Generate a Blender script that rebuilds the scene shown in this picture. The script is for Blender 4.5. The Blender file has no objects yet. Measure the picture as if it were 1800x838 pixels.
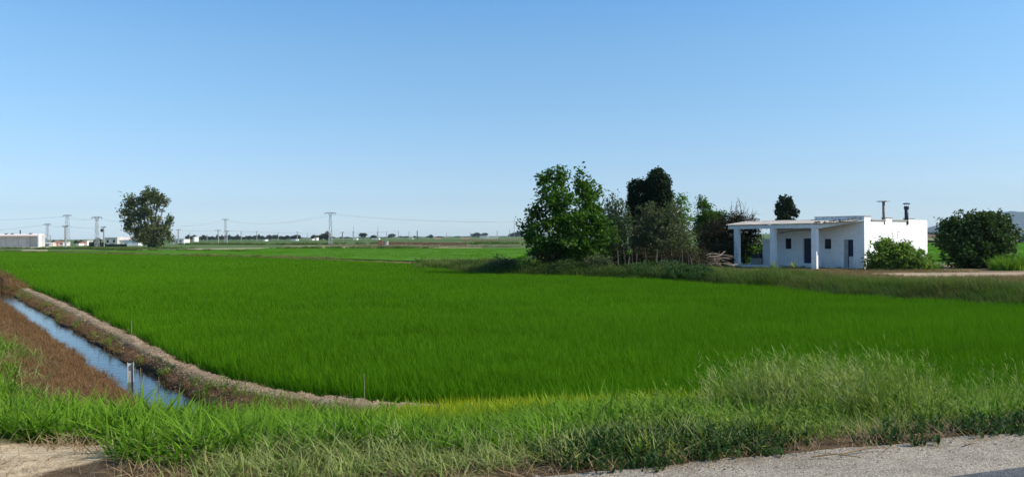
import bpy, math, random
import numpy as np
PI = math.pi
rnd = random.Random(7); rs = np.random.RandomState(7)
sc = bpy.context.scene; COL = sc.collection

# ------------------------------------------------------------------ camera, sky, sun, exposure
F = 1300.; CZ = 1.65; PITCH = math.radians(.22); ROLL = math.atan(.0083)
def _rx(a): c, s = math.cos(a), math.sin(a); return np.array([[1, 0, 0], [0, c, -s], [0, s, c]])
def _rz(a): c, s = math.cos(a), math.sin(a); return np.array([[c, -s, 0], [s, c, 0], [0, 0, 1]])
RM = _rx(PI/2-PITCH) @ _rz(-ROLL)
cam_d = bpy.data.cameras.new('camera'); cam = bpy.data.objects.new('camera', cam_d); COL.objects.link(cam)
from mathutils import Matrix, Vector
m4 = Matrix([list(RM[i])+[0] for i in range(3)]+[[0, 0, 0, 1]]); m4.translation = Vector((0, 0, CZ))
cam.matrix_world = m4
cam_d.sensor_width = 36; cam_d.lens = 36*F/1800; cam_d.clip_end = 40000; cam_d.clip_start = .05
sc.camera = cam

SUN_ELEV = math.radians(38); SUN_AZ = np.array([.985, -.172])     # horizontal direction towards the sun
w = bpy.data.worlds.new('World'); sc.world = w; w.use_nodes = True
nt = w.node_tree; bg = nt.nodes['Background']
sky = nt.nodes.new('ShaderNodeTexSky'); sky.sky_type = 'NISHITA'; sky.sun_disc = False
sky.sun_elevation = SUN_ELEV; sky.sun_rotation = math.atan2(SUN_AZ[0], SUN_AZ[1])
sky.altitude = 0; sky.air_density = 1.0; sky.dust_density = .35; sky.ozone_density = 1.6
tc_ = nt.nodes.new('ShaderNodeTexCoord'); sp_ = nt.nodes.new('ShaderNodeSeparateXYZ'); nt.links.new(tc_.outputs['Generated'], sp_.inputs[0])
TINT = [(0.0, (.90, 1.12, 1.5)), (.018, (.88, 1.08, 1.4)), (.05, (.78, .93, 1.17)), (.087, (.73, .88, 1.09)), (.155, (.715, .940, 1.09)), (.235, (.71, 1.01, 1.16)), (.30, (.62, 1.03, 1.26)), (.7, (.58, 1.02, 1.27))]      # white balance of the sky by height, the same all round
tr_ = nt.nodes.new('ShaderNodeValToRGB'); e_ = tr_.color_ramp.elements
while len(e_) < len(TINT): e_.new(.5)
for i_, (p_, c_) in enumerate(TINT): e_[i_].position = p_; e_[i_].color = (*[q/2 for q in c_], 1)
mt_ = nt.nodes.new('ShaderNodeMix'); mt_.data_type = 'RGBA'; mt_.blend_type = 'MULTIPLY'; mt_.inputs[0].default_value = 1; mt_.clamp_result = False
nt.links.new(sp_.outputs[2], tr_.inputs[0]); nt.links.new(sky.outputs[0], mt_.inputs[6]); nt.links.new(tr_.outputs[0], mt_.inputs[7])
v2_ = nt.nodes.new('ShaderNodeVectorMath'); v2_.operation = 'SCALE'; v2_.inputs['Scale'].default_value = 2; nt.links.new(mt_.outputs[2], v2_.inputs[0])
nt.links.new(v2_.outputs[0], bg.inputs[0]); bg.inputs[1].default_value = .117
sl = bpy.data.lights.new('sun', 'SUN'); sl.energy = 4.5; sl.angle = math.radians(.55); sl.color = (1, .93, .82)
sun = bpy.data.objects.new('sun', sl); COL.objects.link(sun)
sd = Vector((SUN_AZ[0]*math.cos(SUN_ELEV), SUN_AZ[1]*math.cos(SUN_ELEV), math.sin(SUN_ELEV)))
sun.rotation_euler = sd.to_track_quat('Z', 'Y').to_euler()
sc.view_settings.view_transform = 'Standard'; sc.view_settings.look = 'None'
sc.view_settings.exposure = 0.36; sc.view_settings.gamma = 1
sc.cycles.max_bounces = 6; sc.cycles.transparent_max_bounces = 8; sc.cycles.volume_bounces = 0
sc.cycles.diffuse_bounces = 3; sc.cycles.transmission_bounces = 3

# ------------------------------------------------------------------ geometry helpers
def ray(px, py): return RM @ np.array([(px-900)/F, -(py-419)/F, -1.])
def onz(px, py, z):
    d = ray(px, py); t = (z-CZ)/d[2]; return np.array([0, 0, CZ])+t*d
def at(px, py, Y):
    d = ray(px, py); t = Y/d[1]; return np.array([0, 0, CZ])+t*d

def rnoise(seed):
    """vectorised value noise of two coordinates"""
    g = np.random.RandomState(seed).rand(256, 256)
    def f(x, y):
        x = np.asarray(x, float); y = np.asarray(y, float)
        xi = np.floor(x).astype(int); yi = np.floor(y).astype(int); fx = x-xi; fy = y-yi
        fx = fx*fx*(3-2*fx); fy = fy*fy*(3-2*fy)
        a = g[xi % 256, yi % 256]; b = g[(xi+1) % 256, yi % 256]; c = g[xi % 256, (yi+1) % 256]; d = g[(xi+1) % 256, (yi+1) % 256]
        return (a*(1-fx)+b*fx)*(1-fy)+(c*(1-fx)+d*fx)*fy
    return f
N1, N2, N3 = rnoise(1), rnoise(2), rnoise(3)
def fbm(x, y, s): return (N1(x*s, y*s)+.5*N2(x*s*2.1, y*s*2.1)+.25*N3(x*s*4.3, y*s*4.3))/1.75-.5

def mesh(name, v, faces, mats=(), smooth=False, attrs=None, midx=None):
    """faces: list of arrays (n,k)"""
    me = bpy.data.meshes.new(name)
    v = np.asarray(v, np.float32)
    faces = [np.asarray(f, np.int32) for f in faces if len(f)]
    nl = sum(f.size for f in faces); nf = sum(len(f) for f in faces)
    me.vertices.add(len(v)); me.vertices.foreach_set('co', v.ravel())
    me.loops.add(nl); me.polygons.add(nf)
    li = np.concatenate([f.ravel() for f in faces]); tot = np.concatenate([np.full(len(f), f.shape[1], np.int32) for f in faces])
    st = np.concatenate([[0], np.cumsum(tot)[:-1]]).astype(np.int32)
    me.loops.foreach_set('vertex_index', li.astype(np.int32)); me.polygons.foreach_set('loop_start', st)
    if midx is not None: me.polygons.foreach_set('material_index', np.asarray(midx, np.int32))
    me.polygons.foreach_set('use_smooth', np.full(nf, bool(smooth)))
    for m in mats: me.materials.append(m)
    for k, a in (attrs or {}).items():
        a = np.asarray(a, np.float32)
        if a.ndim == 1: at_ = me.attributes.new(k, 'FLOAT', 'POINT'); at_.data.foreach_set('value', a)
        elif a.shape[1] == 4: at_ = me.attributes.new(k, 'FLOAT_COLOR', 'POINT'); at_.data.foreach_set('color', a.ravel())
    me.update(calc_edges=True); me.validate()
    return me
def link(name, data, parent=None, loc=(0, 0, 0), rz=0):
    o = bpy.data.objects.new(name, data); COL.objects.link(o); o.location = loc; o.rotation_euler = (0, 0, rz)
    if parent is not None: o.parent = parent
    return o
def tag(o, label=None, cat=None, group=None, kind=None):
    if label: o['label'] = label
    if cat: o['category'] = cat
    if group: o['group'] = group
    if kind: o['kind'] = kind
    return o
def thing(name, label, cat, loc=(0, 0, 0), rz=0, group=None): return tag(link(name, None, None, loc, rz), label, cat, group)

class MB:
    def __init__(s): s.v = []; s.f = {}; s.n = 0
    def add(s, v, f):
        v = np.asarray(v, float); s.v.append(v)
        for q in f: s.f.setdefault(len(q), []).append([i+s.n for i in q])
        s.n += len(v); return s
    def box(s, x0, y0, z0, x1, y1, z1, bev=0):
        v = [(x, y, z) for z in (z0, z1) for x, y in ((x0, y0), (x1, y0), (x1, y1), (x0, y1))]
        return s.add(v, [(3, 2, 1, 0), (4, 5, 6, 7), (0, 1, 5, 4), (1, 2, 6, 5), (2, 3, 7, 6), (3, 0, 4, 7)])
    def tube(s, pts, rad, k=6, cap=True):
        pts = [np.array(p, float) for p in pts]; n = len(pts)
        if not hasattr(rad, '__len__'): rad = [rad]*n
        v = []
        for i, p in enumerate(pts):
            d = pts[min(i+1, n-1)]-pts[max(i-1, 0)]; d = d/(np.linalg.norm(d)+1e-9)
            a = np.cross(d, (0, 0, 1) if abs(d[2]) < .9 else (1, 0, 0)); a /= np.linalg.norm(a); b = np.cross(d, a)
            for j in range(k):
                t = 2*PI*j/k; v.append(p+rad[i]*(math.cos(t)*a+math.sin(t)*b))
        f = [(i*k+j, i*k+(j+1) % k, (i+1)*k+(j+1) % k, (i+1)*k+j) for i in range(n-1) for j in range(k)]
        if cap: f += [tuple(range(k-1, -1, -1)), tuple(range((n-1)*k, n*k))]
        return s.add(v, f)
    def bar(s, a, b, w): return s.tube([a, b], w*.7, 4)
    def mesh(s, name, mat, smooth=False):
        v = np.concatenate(s.v); return mesh(name, v, [s.f[k] for k in s.f], [mat] if mat else [], smooth)
    def build(s, name, mat, parent=None, loc=(0, 0, 0), rz=0, smooth=False): return link(name, s.mesh(name, mat, smooth), parent, loc, rz)

# ------------------------------------------------------------------ materials
def newmat(name):
    m = bpy.data.materials.new(name); m.use_nodes = True; nt = m.node_tree
    return m, nt, nt.nodes['Principled BSDF'], nt.nodes['Material Output']
def ramp(nt, stops):
    r = nt.nodes.new('ShaderNodeValToRGB'); e = r.color_ramp.elements
    while len(e) < len(stops): e.new(.5)
    for i, (p, c) in enumerate(stops): e[i].position = p; e[i].color = (*c, 1)
    return r
def noise(nt, scale, detail=4, rough=.6, vec=None):
    n = nt.nodes.new('ShaderNodeTexNoise'); n.inputs['Scale'].default_value = scale; n.inputs['Detail'].default_value = detail; n.inputs['Roughness'].default_value = rough
    if vec is not None: nt.links.new(vec, n.inputs['Vector'])
    return n
def mathn(nt, op, a, b=None, clamp=False):
    n = nt.nodes.new('ShaderNodeMath'); n.operation = op; n.use_clamp = clamp
    for i, x in enumerate((a, b)):
        if x is None: continue
        if hasattr(x, 'is_linked'): nt.links.new(x, n.inputs[i])
        else: n.inputs[i].default_value = x
    return n.outputs[0]
def mixc(nt, f, a, b, mode='MIX'):
    n = nt.nodes.new('ShaderNodeMix'); n.data_type = 'RGBA'; n.blend_type = mode
    for i, x in ((0, f), (6, a), (7, b)):
        if hasattr(x, 'is_linked'): nt.links.new(x, n.inputs[i])
        else: n.inputs[i].default_value = x if i == 0 else (*x, 1)
    return n.outputs[2]
def solid(name, c, rough=.7, c2=None, scale=3., bump=0, bscale=30, metal=0, spec=.4, p0=.35, p1=.65):
    m, nt, b, out = newmat(name); geo = nt.nodes.new('ShaderNodeTexCoord')
    b.inputs['Roughness'].default_value = rough; b.inputs['Metallic'].default_value = metal; b.inputs['Specular IOR Level'].default_value = spec
    if c2:
        n = noise(nt, scale, 6, .65, geo.outputs['Object']); r = ramp(nt, [(p0, c), (p1, c2)])
        nt.links.new(n.outputs[0], r.inputs[0]); nt.links.new(r.outputs[0], b.inputs['Base Color'])
    else: b.inputs['Base Color'].default_value = (*c, 1)
    if bump:
        n2 = noise(nt, bscale, 5, .6, geo.outputs['Object']); bp = nt.nodes.new('ShaderNodeBump'); bp.inputs['Strength'].default_value = bump; bp.inputs['Distance'].default_value = .02
        nt.links.new(n2.outputs[0], bp.inputs['Height']); nt.links.new(bp.outputs[0], b.inputs['Normal'])
    return m
def foliage(name, c1, c2, tr=.35, tip=None, tipw=0., scale=.35, spec=.10, rough=.6, c3=None, s3=.06, trc=1.3, hi=.62):
    """leaf: reflects and lets light through; varies by leaf and by place; tip colour from the blade's own 'tip' attribute"""
    m, nt, b, out = newmat(name); L = nt.links
    g = nt.nodes.new('ShaderNodeNewGeometry'); n = noise(nt, scale, 3, .6, g.outputs['Position'])
    f = mathn(nt, 'ADD', mathn(nt, 'MULTIPLY', g.outputs['Random Per Island'], .55), mathn(nt, 'MULTIPLY', n.outputs[0], .9))
    f = mathn(nt, 'SUBTRACT', f, .22, True)
    col = mixc(nt, f, c1, c2)
    if c3:
        n3 = noise(nt, s3, 3, .6, g.outputs['Position']); r3 = ramp(nt, [(.45, (0, 0, 0)), (hi, (1, 1, 1))]); L.new(n3.outputs[0], r3.inputs[0])
        col = mixc(nt, r3.outputs[0], col, c3)
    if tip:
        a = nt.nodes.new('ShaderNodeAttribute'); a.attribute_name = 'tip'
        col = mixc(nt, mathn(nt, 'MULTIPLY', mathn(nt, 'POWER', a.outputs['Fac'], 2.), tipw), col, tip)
    L.new(col, b.inputs['Base Color']); b.inputs['Roughness'].default_value = rough; b.inputs['Specular IOR Level'].default_value = spec
    t = nt.nodes.new('ShaderNodeBsdfTranslucent'); tc = mixc(nt, 1., col, (trc, trc*1.05, trc*.5), 'MULTIPLY'); L.new(tc, t.inputs[0])
    mx = nt.nodes.new('ShaderNodeMixShader'); mx.inputs[0].default_value = tr
    L.new(b.outputs[0], mx.inputs[1]); L.new(t.outputs[0], mx.inputs[2]); L.new(mx.outputs[0], out.inputs[0])
    return m

M = {}
M['rice'] = foliage('rice_leaf', (.007, .056, .001), (.044, .168, .003), .30, (.125, .28, .006), .85, .8, c3=(.052, .17, .003), s3=.05, spec=.03)  # pale tips and dark lower blades also paint sunlit tops and shaded sides
M['lush'] = foliage('lush_grass', (.014, .062, .003), (.165, .335, .014), .35, (.22, .35, .03), .55, 1.3)
M['yellow'] = foliage('yellow_grass', (.05, .17, .005), (.27, .38, .010), .35, (.56, .50, .02), .6, 1.5)
M['pale'] = foliage('pale_grass', (.06, .12, .015), (.42, .48, .13), .35, (.45, .43, .22), .6, 1.1)
M['weed'] = foliage('grey_green_weed', (.012, .050, .003), (.23, .35, .035), .3, (.34, .40, .11), .4, 2.2)
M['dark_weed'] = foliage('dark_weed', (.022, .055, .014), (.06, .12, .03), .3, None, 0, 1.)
M['straw'] = foliage('dead_straw', (.17, .10, .05), (.38, .27, .15), .2, (.45, .34, .2), .5, 1.)
M['dead'] = foliage('dead_weed', (.085, .042, .014), (.27, .145, .055), .2, (.30, .19, .11), .5, .9)
M['bank'] = foliage('bank_grass', (.014, .050, .006), (.11, .21, .025), .3, (.22, .22, .07), .5, .35, c3=(.15, .12, .05), s3=.25, hi=.8)
M['bank_brown'] = foliage('bank_dry_grass', (.12, .09, .04), (.27, .18, .09), .25, (.35, .25, .14), .5, .5)
M['bark'] = solid('bark', (.10, .07, .05), .9, (.22, .17, .12), 6, .6, 20)
M['bark_dark'] = solid('dark_bark', (.04, .03, .022), .9, (.09, .07, .05), 6, .6, 20)
M['twig'] = solid('dry_twig', (.24, .18, .13), .9, (.36, .29, .22), 4)
M['steel'] = solid('galvanised_steel', (.26, .27, .28), .5, (.36, .37, .38), 2, metal=.3)
M['concrete'] = solid('pole_concrete', (.24, .23, .21), .85, (.34, .32, .30), 2)
M['dark_metal'] = solid('dark_metal', (.03, .035, .045), .5, (.06, .065, .075), 8, metal=.3)
M['wire'] = solid('wire', (.12, .12, .13), .5)

# ground: albedo from a vertex colour of zones (soil, sand, clay), broken by noise
def ground_mat():
    m, nt, b, out = newmat('soil'); L = nt.links
    a = nt.nodes.new('ShaderNodeAttribute'); a.attribute_name = 'zone'
    g = nt.nodes.new('ShaderNodeNewGeometry')
    n = noise(nt, 5, 8, .7, g.outputs['Position']); n2 = noise(nt, 55, 5, .7, g.outputs['Position']); n0 = noise(nt, .05, 4, .6, g.outputs['Position'])
    r = ramp(nt, [(.3, (.62, .6, .58)), (.7, (1.3, 1.3, 1.3))]); L.new(n.outputs[0], r.inputs[0])
    r2 = ramp(nt, [(.3, (.6, .6, .6)), (.7, (1.35, 1.35, 1.35))]); L.new(n2.outputs[0], r2.inputs[0])
    r0 = ramp(nt, [(.35, (.8, .85, .8)), (.65, (1.2, 1.15, 1.1))]); L.new(n0.outputs[0], r0.inputs[0])
    c = mixc(nt, 1., a.outputs['Color'], r.outputs[0], 'MULTIPLY'); c = mixc(nt, 1., c, r2.outputs[0], 'MULTIPLY'); c = mixc(nt, 1., c, r0.outputs[0], 'MULTIPLY')
    L.new(c, b.inputs['Base Color']); b.inputs['Roughness'].default_value = .95; b.inputs['Specular IOR Level'].default_value = .15
    bp = nt.nodes.new('ShaderNodeBump'); bp.inputs['Strength'].default_value = .7; bp.inputs['Distance'].default_value = .05
    s = mathn(nt, 'ADD', n.outputs[0], mathn(nt, 'MULTIPLY', n2.outputs[0], .35)); L.new(s, bp.inputs['Height']); L.new(bp.outputs[0], b.inputs['Normal'])
    return m
M['soil'] = ground_mat()
def asphalt(name, c1, c2):
    m, nt, b, out = newmat(name); L = nt.links; g = nt.nodes.new('ShaderNodeNewGeometry')
    v = nt.nodes.new('ShaderNodeTexVoronoi'); v.inputs['Scale'].default_value = 75; L.new(g.outputs['Position'], v.inputs['Vector'])
    n = noise(nt, 2.2, 6, .65, g.outputs['Position']); n2 = noise(nt, 120, 3, .7, g.outputs['Position'])
    r = ramp(nt, [(.3, c1), (.7, c2)]); L.new(n.outputs[0], r.inputs[0])
    sep = nt.nodes.new('ShaderNodeSeparateColor'); L.new(v.outputs['Color'], sep.inputs[0])
    rv = ramp(nt, [(.0, (.42, .38, .35)), (.22, (.85, .85, .83)), (.7, (1.05, 1.05, 1.03)), (1, (1.5, 1.45, 1.35))]); L.new(sep.outputs[0], rv.inputs[0])
    c = mixc(nt, .85, r.outputs[0], rv.outputs[0], 'MULTIPLY')
    ns = noise(nt, .9, 7, .75, g.outputs['Position']); rs_ = ramp(nt, [(.38, (.62, .57, .50)), (.52, (1, 1, 1)), (.7, (1.12, 1.1, 1.06))]); L.new(ns.outputs[0], rs_.inputs[0]); c = mixc(nt, .8, c, rs_.outputs[0], 'MULTIPLY')
    L.new(c, b.inputs['Base Color'])
    b.inputs['Roughness'].default_value = .9; b.inputs['Specular IOR Level'].default_value = .25
    bp = nt.nodes.new('ShaderNodeBump'); bp.inputs['Strength'].default_value = .8; bp.inputs['Distance'].default_value = .01
    L.new(mathn(nt, 'SUBTRACT', n2.outputs[0], v.outputs['Distance']), bp.inputs['Height']); L.new(bp.outputs[0], b.inputs['Normal'])
    return m
M['shoulder'] = asphalt('chip_seal', (.30, .250, .190), (.43, .365, .285))
M['asphalt'] = asphalt('asphalt', (.09, .092, .10), (.15, .15, .155))
def water_mat():
    m, nt, b, out = newmat('water'); L = nt.links; g = nt.nodes.new('ShaderNodeNewGeometry')
    b.inputs['Base Color'].default_value = (.012, .020, .022, 1); b.inputs['Roughness'].default_value = .04; b.inputs['IOR'].default_value = 1.33
    b.inputs['Specular IOR Level'].default_value = 1.
    n = noise(nt, 5, 3, .5, g.outputs['Position']); bp = nt.nodes.new('ShaderNodeBump'); bp.inputs['Strength'].default_value = .16; bp.inputs['Distance'].default_value = .05
    L.new(n.outputs[0], bp.inputs['Height']); L.new(bp.outputs[0], b.inputs['Normal'])
    return m
M['water'] = water_mat()
def field_mat(name, c1, c2, c3, s=(.02, .2), bump=.5):
    m, nt, b, out = newmat(name); L = nt.links; g = nt.nodes.new('ShaderNodeNewGeometry')
    n = noise(nt, s[0], 5, .6, g.outputs['Position']); n2 = noise(nt, s[1], 6, .7, g.outputs['Position'])
    r = ramp(nt, [(.35, c1), (.65, c2)]); L.new(n.outputs[0], r.inputs[0])
    r2 = ramp(nt, [(.42, (0, 0, 0)), (.7, (1, 1, 1))]); L.new(n2.outputs[0], r2.inputs[0])
    c = mixc(nt, r2.outputs[0], r.outputs[0], c3); L.new(c, b.inputs['Base Color']); b.inputs['Roughness'].default_value = .9; b.inputs['Specular IOR Level'].default_value = .1
    bp = nt.nodes.new('ShaderNodeBump'); bp.inputs['Strength'].default_value = bump; bp.inputs['Distance'].default_value = .3
    L.new(n2.outputs[0], bp.inputs['Height']); L.new(bp.outputs[0], b.inputs['Normal'])
    return m
M['rice_far'] = field_mat('far_rice', (.070, .175, .004), (.085, .20, .006), (.055, .145, .004), (.03, .6))
M['far_green'] = field_mat('far_green_crop', (.075, .125, .022), (.10, .15, .03), (.05, .09, .02), (.01, .1))
M['olive'] = field_mat('olive_grass', (.085, .135, .028), (.13, .155, .045), (.06, .09, .022), (.012, .15))
M['brown_field'] = field_mat('brown_field', (.15, .085, .045), (.20, .12, .06), (.10, .06, .03), (.03, .3))
M['tan'] = field_mat('tan_track', (.45, .37, .26), (.55, .45, .33), (.38, .30, .2), (.05, 1.))
M['tan_green'] = field_mat('dry_meadow', (.22, .20, .09), (.27, .24, .12), (.16, .18, .06), (.02, .2))

# ------------------------------------------------------------------ terrain
K = np.array([(-120, 156.7), (-37.9, 54.7), (-30.5, 45.6), (-20.5, 33.3), (-12.7, 23.4), (-10.1, 20.0), (-7.9, 17.1), (-6.7, 15.7), (-5.6, 14.6), (-4.2, 13.45), (-3.0, 12.85), (-1.9, 12.45), (-1, 12.2), (2, 11.9), (8, 11.7), (14, 12.7), (22, 15.2), (40, 22)])
def polydist(P, x, y):
    """signed distance, positive on the left of travel"""
    best = np.full(np.shape(x), 1e9); sg = np.zeros(np.shape(x))
    for a, b in zip(P[:-1], P[1:]):
        d = b-a; L2 = d@d; t = np.clip(((x-a[0])*d[0]+(y-a[1])*d[1])/L2, 0, 1)
        ex = x-(a[0]+t*d[0]); ey = y-(a[1]+t*d[1]); dist = np.hypot(ex, ey); m = dist < best
        best = np.where(m, dist, best); sg = np.where(m, np.sign(d[0]*ey-d[1]*ex), sg)
    return best*sg
ND = np.array([.779, .627]); TD = np.array([.627, -.779])
BANK = np.array([(30, 8), (24, 18), (18.6, 26.9), (17.5, 28.5), (15.0, 32.5), (11.1, 40.3), (8.0, 44.5), (3.7, 48.4), (-.8, 52.2), (-4.5, 57.7), (-6.6, 66), (-7.2, 73.5)])   # rice edge on the right
REAR = np.array([(-7.2, 73.5), (-9.2, 74.6), (-35.3, 101.9), (-119.1, 172.0), (-160, 206)])
def sstep(a, b, x): t = np.clip((x-a)/(b-a), 0, 1); return t*t*(3-2*t)
def Ys(x): return np.where(x < 0, 5.75, 5.75+.12*x)
def height(x, y, full=False):
    x = np.asarray(x, float); y = np.asarray(y, float)
    s = polydist(K, x, y); n = ND[0]*x+ND[1]*y; a = TD[0]*x+TD[1]*y
    lump = fbm(x, y, 1.3)*.14+fbm(x, y, 4.)*.08
    rice = -1.38+0*x
    crest = -1.17-.20*sstep(.08, .50, np.abs(s+fbm(x, y, 1.6)*.25))+fbm(x, y, 2.3)*.07+fbm(x, y, 7)*.06
    bench = -1.27+lump
    cw = sstep(-56, -52, a)                                       # canal exists nearer than this
    wob = fbm(x, y, .9)*.35
    nn = n+wob
    left = np.interp(nn, [-30, .6, 1.4, 2.4, 3.25, 3.5, 3.95, 4.1, 4.5, 5], [-.45, -.45, -.55, -1.0, -1.42, -1.8, -1.8, -1.43, -1.24, -1.2])+lump*.7
    left = left*cw+(1-cw)*(-.7+lump)
    neg = np.where(nn < 4.45, left, bench)
    neg = np.where(s > -.6, np.maximum(neg, np.where(nn > 4.15, crest, -9)), neg)
    z = np.where(s > 0, np.where(s < .65, np.maximum(crest, rice), rice), neg)
    t = y-Ys(x)
    verge = np.where(t < 0, -.02, -.02-.21*t)+fbm(x, y, 1.1)*.12*sstep(0, 1.5, t)
    gen = np.maximum(verge, -.02-.10*np.maximum(t, 0)-.03*np.maximum(-5-x, 0)); gw = sstep(-3.5, -5.5, x)*(1-sstep(.3, 1.7, n)); verge = verge+(gen-verge)*gw
    z = np.where((s < .1), np.maximum(z, np.maximum(verge, -2.)), z)
    # right bank and house yard
    sb = polydist(BANK, x, y)                                      # negative = right of travel = bank side
    rg = (sb < 0) & (y > 9) & (x > -8) & (s > 0)
    e = -sb
    yard = np.interp(e, [0, .7, 1.8, 3.5, 6], [-1.35, -1.0, -.74, -.78, -.86])+lump*.8; low = np.where(x < 10, -.88, np.where(x > 17, -1.13, -.88-(x-10)/7*.25))
    far = sstep(64, 80, y)
    yard = np.where(e > 3.5, yard*(1-sstep(3.5, 9, e))+sstep(3.5, 9, e)*low, yard)
    yard = yard*(1-far)+far*-1.3
    z = np.where(rg, yard, z)
    # rear dyke
    sr = polydist(REAR, x, y)                                      # positive on left of travel (towards us)
    ag = (x < -7.2) & (s > 0)
    z = np.where(ag & (np.abs(sr) < 1.2), np.maximum(z, -1.0-.3*sstep(.4, 1.2, np.abs(sr))+lump), z)
    z = np.where((y > 260) | (np.abs(x) > 260), -1.38, z)
    if full: return z, dict(s=s, n=nn, a=a, t=t, sb=sb, sr=sr, rg=rg, ag=ag, cw=cw)
    return z
C_SOIL = np.array((.085, .055, .032)); C_SAND = np.array((.62, .46, .30)); C_CLAY = np.array((.46, .33, .225)); C_BROWN = np.array((.135, .075, .042)); C_WET = np.array((.035, .03, .018)); C_GREEN = np.array((.075, .115, .03)); C_OL = np.array((.10, .15, .04))
def zone(x, y, z, q):
    c = np.tile(C_GREEN*.7, (len(x), 1)); nz = fbm(x, y, 1.7)
    def put(m, col, w=1.):
        m = np.clip(m, 0, 1)[:, None]*w; c[:] = c*(1-m)+col*m
    s, n, t = q['s'], q['n'], q['t']
    put((s > .25), C_WET); put(sstep(.28, .12, np.abs(s+fbm(x, y, 1.6)*.25))*(.75+fbm(x, y, 5.)) * (n > 4.4), C_CLAY)
    put((s < -.3) & (n > 4.3) & (t > 3), C_BROWN); put((n > 1.2+nz) & (n <= 4.5) & (s < -.2) & (t > 3.0), C_BROWN); put((n > 3.2) & (n < 4.15) & (s < 0), C_WET)
    put((t < 1.5) & (x > -20), C_SOIL)
    put(sstep(1.3, .6, t-.25*nz) * sstep(-2.5, -3.1, x+nz*1.2+.25*(y-5.5)), C_SAND)
    put((t < -.35+nz) & (x > -3.4), C_SOIL*1.5)
    put(q['rg'], C_GREEN*.8); e = -q['sb']
    put(q['rg'] * sstep(8, 9.5, e+nz*3) * (y < 63) * (x > 14), np.array((.20, .145, .08))); put(q['rg'] * sstep(45.2, 46, y+nz) * sstep(51, 50, y+nz) * sstep(23.5, 25, x), np.array((.42, .32, .22)))
    put(q['ag'] & (q['sr'] < -1.3), C_OL); put(q['ag'] & (np.abs(q['sr']) < 1.2), C_BROWN*1.3)
    put((y > 62) & (s > 0) & (q['sb'] < 0) & (x > -7), C_OL)
    put((y > 250), C_OL); put((s < -6) & (x < -15), C_OL*.9)
    return np.concatenate([c, np.ones((len(x), 1))], 1)
def sheet(name, X, Y, lower=None, dz=0.):
    Z, q = height(X, Y, True)
    x, y, z = X.ravel(), Y.ravel(), Z.ravel()+dz
    q = {k: v.ravel() for k, v in q.items()}; c = zone(x, y, z, q)
    if lower is not None: z = np.where(lower(x, y), z-.7, z)
    r, k = X.shape; i = np.arange(r*k).reshape(r, k)
    f = np.stack([i[:-1, :-1], i[:-1, 1:], i[1:, 1:], i[1:, :-1]], -1).reshape(-1, 4)
    me = mesh(name, np.stack([x, y, z], 1), [f], [M['soil']], True, {'zone': c})
    return tag(link(name, me), kind='structure')
def grow(a, b, st, far, k=1.14):
    v = list(np.arange(a, b, st)); d = st
    while v[-1] < far: d *= k; v.append(v[-1]+d)
    return v
xs = grow(0, 55, .4, 11000); xs = np.array(sorted(set([-q for q in xs[1:]]+xs))); ys = np.array([-900, -200, -60, -25, -12, -6, -3]+grow(-1.5, 95, .4, 11000))
X, Y = np.meshgrid(xs, ys)
def in1(x, y, m=0): return (x > -9+m) & (x < 15-m) & (y > 4.6+m) & (y < 16.5-m)
def in2(x, y, m=0): n = ND[0]*x+ND[1]*y; a = TD[0]*x+TD[1]*y; return (n > -1+m) & (n < 6-m) & (a > -66+m) & (a < -11.5-m)
sheet('ground', X, Y, lambda x, y: in1(x, y, .5) | in2(x, y, .5))
X, Y = np.meshgrid(np.arange(-9, 15, .09), np.arange(4.6, 16.5, .09)); sheet('verge', X, Y)
nn_, aa_ = np.meshgrid(np.arange(-1, 6.01, .08), np.arange(-66, -11.49, .2)); X = nn_*ND[0]+aa_*TD[0]; Y = nn_*ND[1]+aa_*TD[1]
sheet('canal_bank', X, Y, lambda x, y: in1(x, y, .3), -.004)
# water in the canal
wv = []; aw = np.arange(-53, -6, .5)
for a in aw: wv += [(*(ND*2.9+TD*a), -1.455), (*(ND*4.5+TD*a), -1.455)]
wf = [(2*i, 2*i+1, 2*i+3, 2*i+2) for i in range(len(aw)-1)]
tag(link('canal_water', mesh('canal_water', wv, [np.array(wf)], [M['water']])), kind='structure')

# road with its pale chip-seal shoulder
def redge(x): return 4.98+.255*(x-.0)+fbm(np.asarray(x, float), 0*np.asarray(x, float), 2.)*.10+fbm(np.asarray(x, float), 0*np.asarray(x, float)+9, 9.)*.05
def dedge(x): return 4.02+.305*x
rx = np.concatenate([np.linspace(-120, -3, 40), np.arange(-3, 12, .06), np.linspace(12, 120, 40)])
def strip(name, e0, e1, z, mat, thick=.04):
    a = np.stack([rx, e1(rx), 0*rx+z], 1); b = np.stack([rx, e0(rx), 0*rx+z], 1); c = a.copy(); c[:, 2] -= thick; c[:, 1] += .02
    v = np.concatenate([a, b, c]); n = len(rx); i = np.arange(n-1)
    f = np.stack([i+n, i+n+1, i+1, i], 1); g = np.stack([i, i+1, i+1+2*n, i+2*n], 1)
    return tag(link(name, mesh(name, v, [f, g], [mat])), kind='structure')
strip('road_shoulder', lambda x: dedge(x)-.3, redge, .012, M['shoulder'])
strip('road', lambda x: dedge(x)-7.5, dedge, .03, M['asphalt'], .03)
M['paint'] = solid('road_paint', (.62, .62, .60), .8, (.45, .45, .44), 14, .3, 60)
strip('road_marking', lambda x: dedge(x)-.32, lambda x: dedge(x)-.2, .035, M['paint'], .003)

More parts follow.
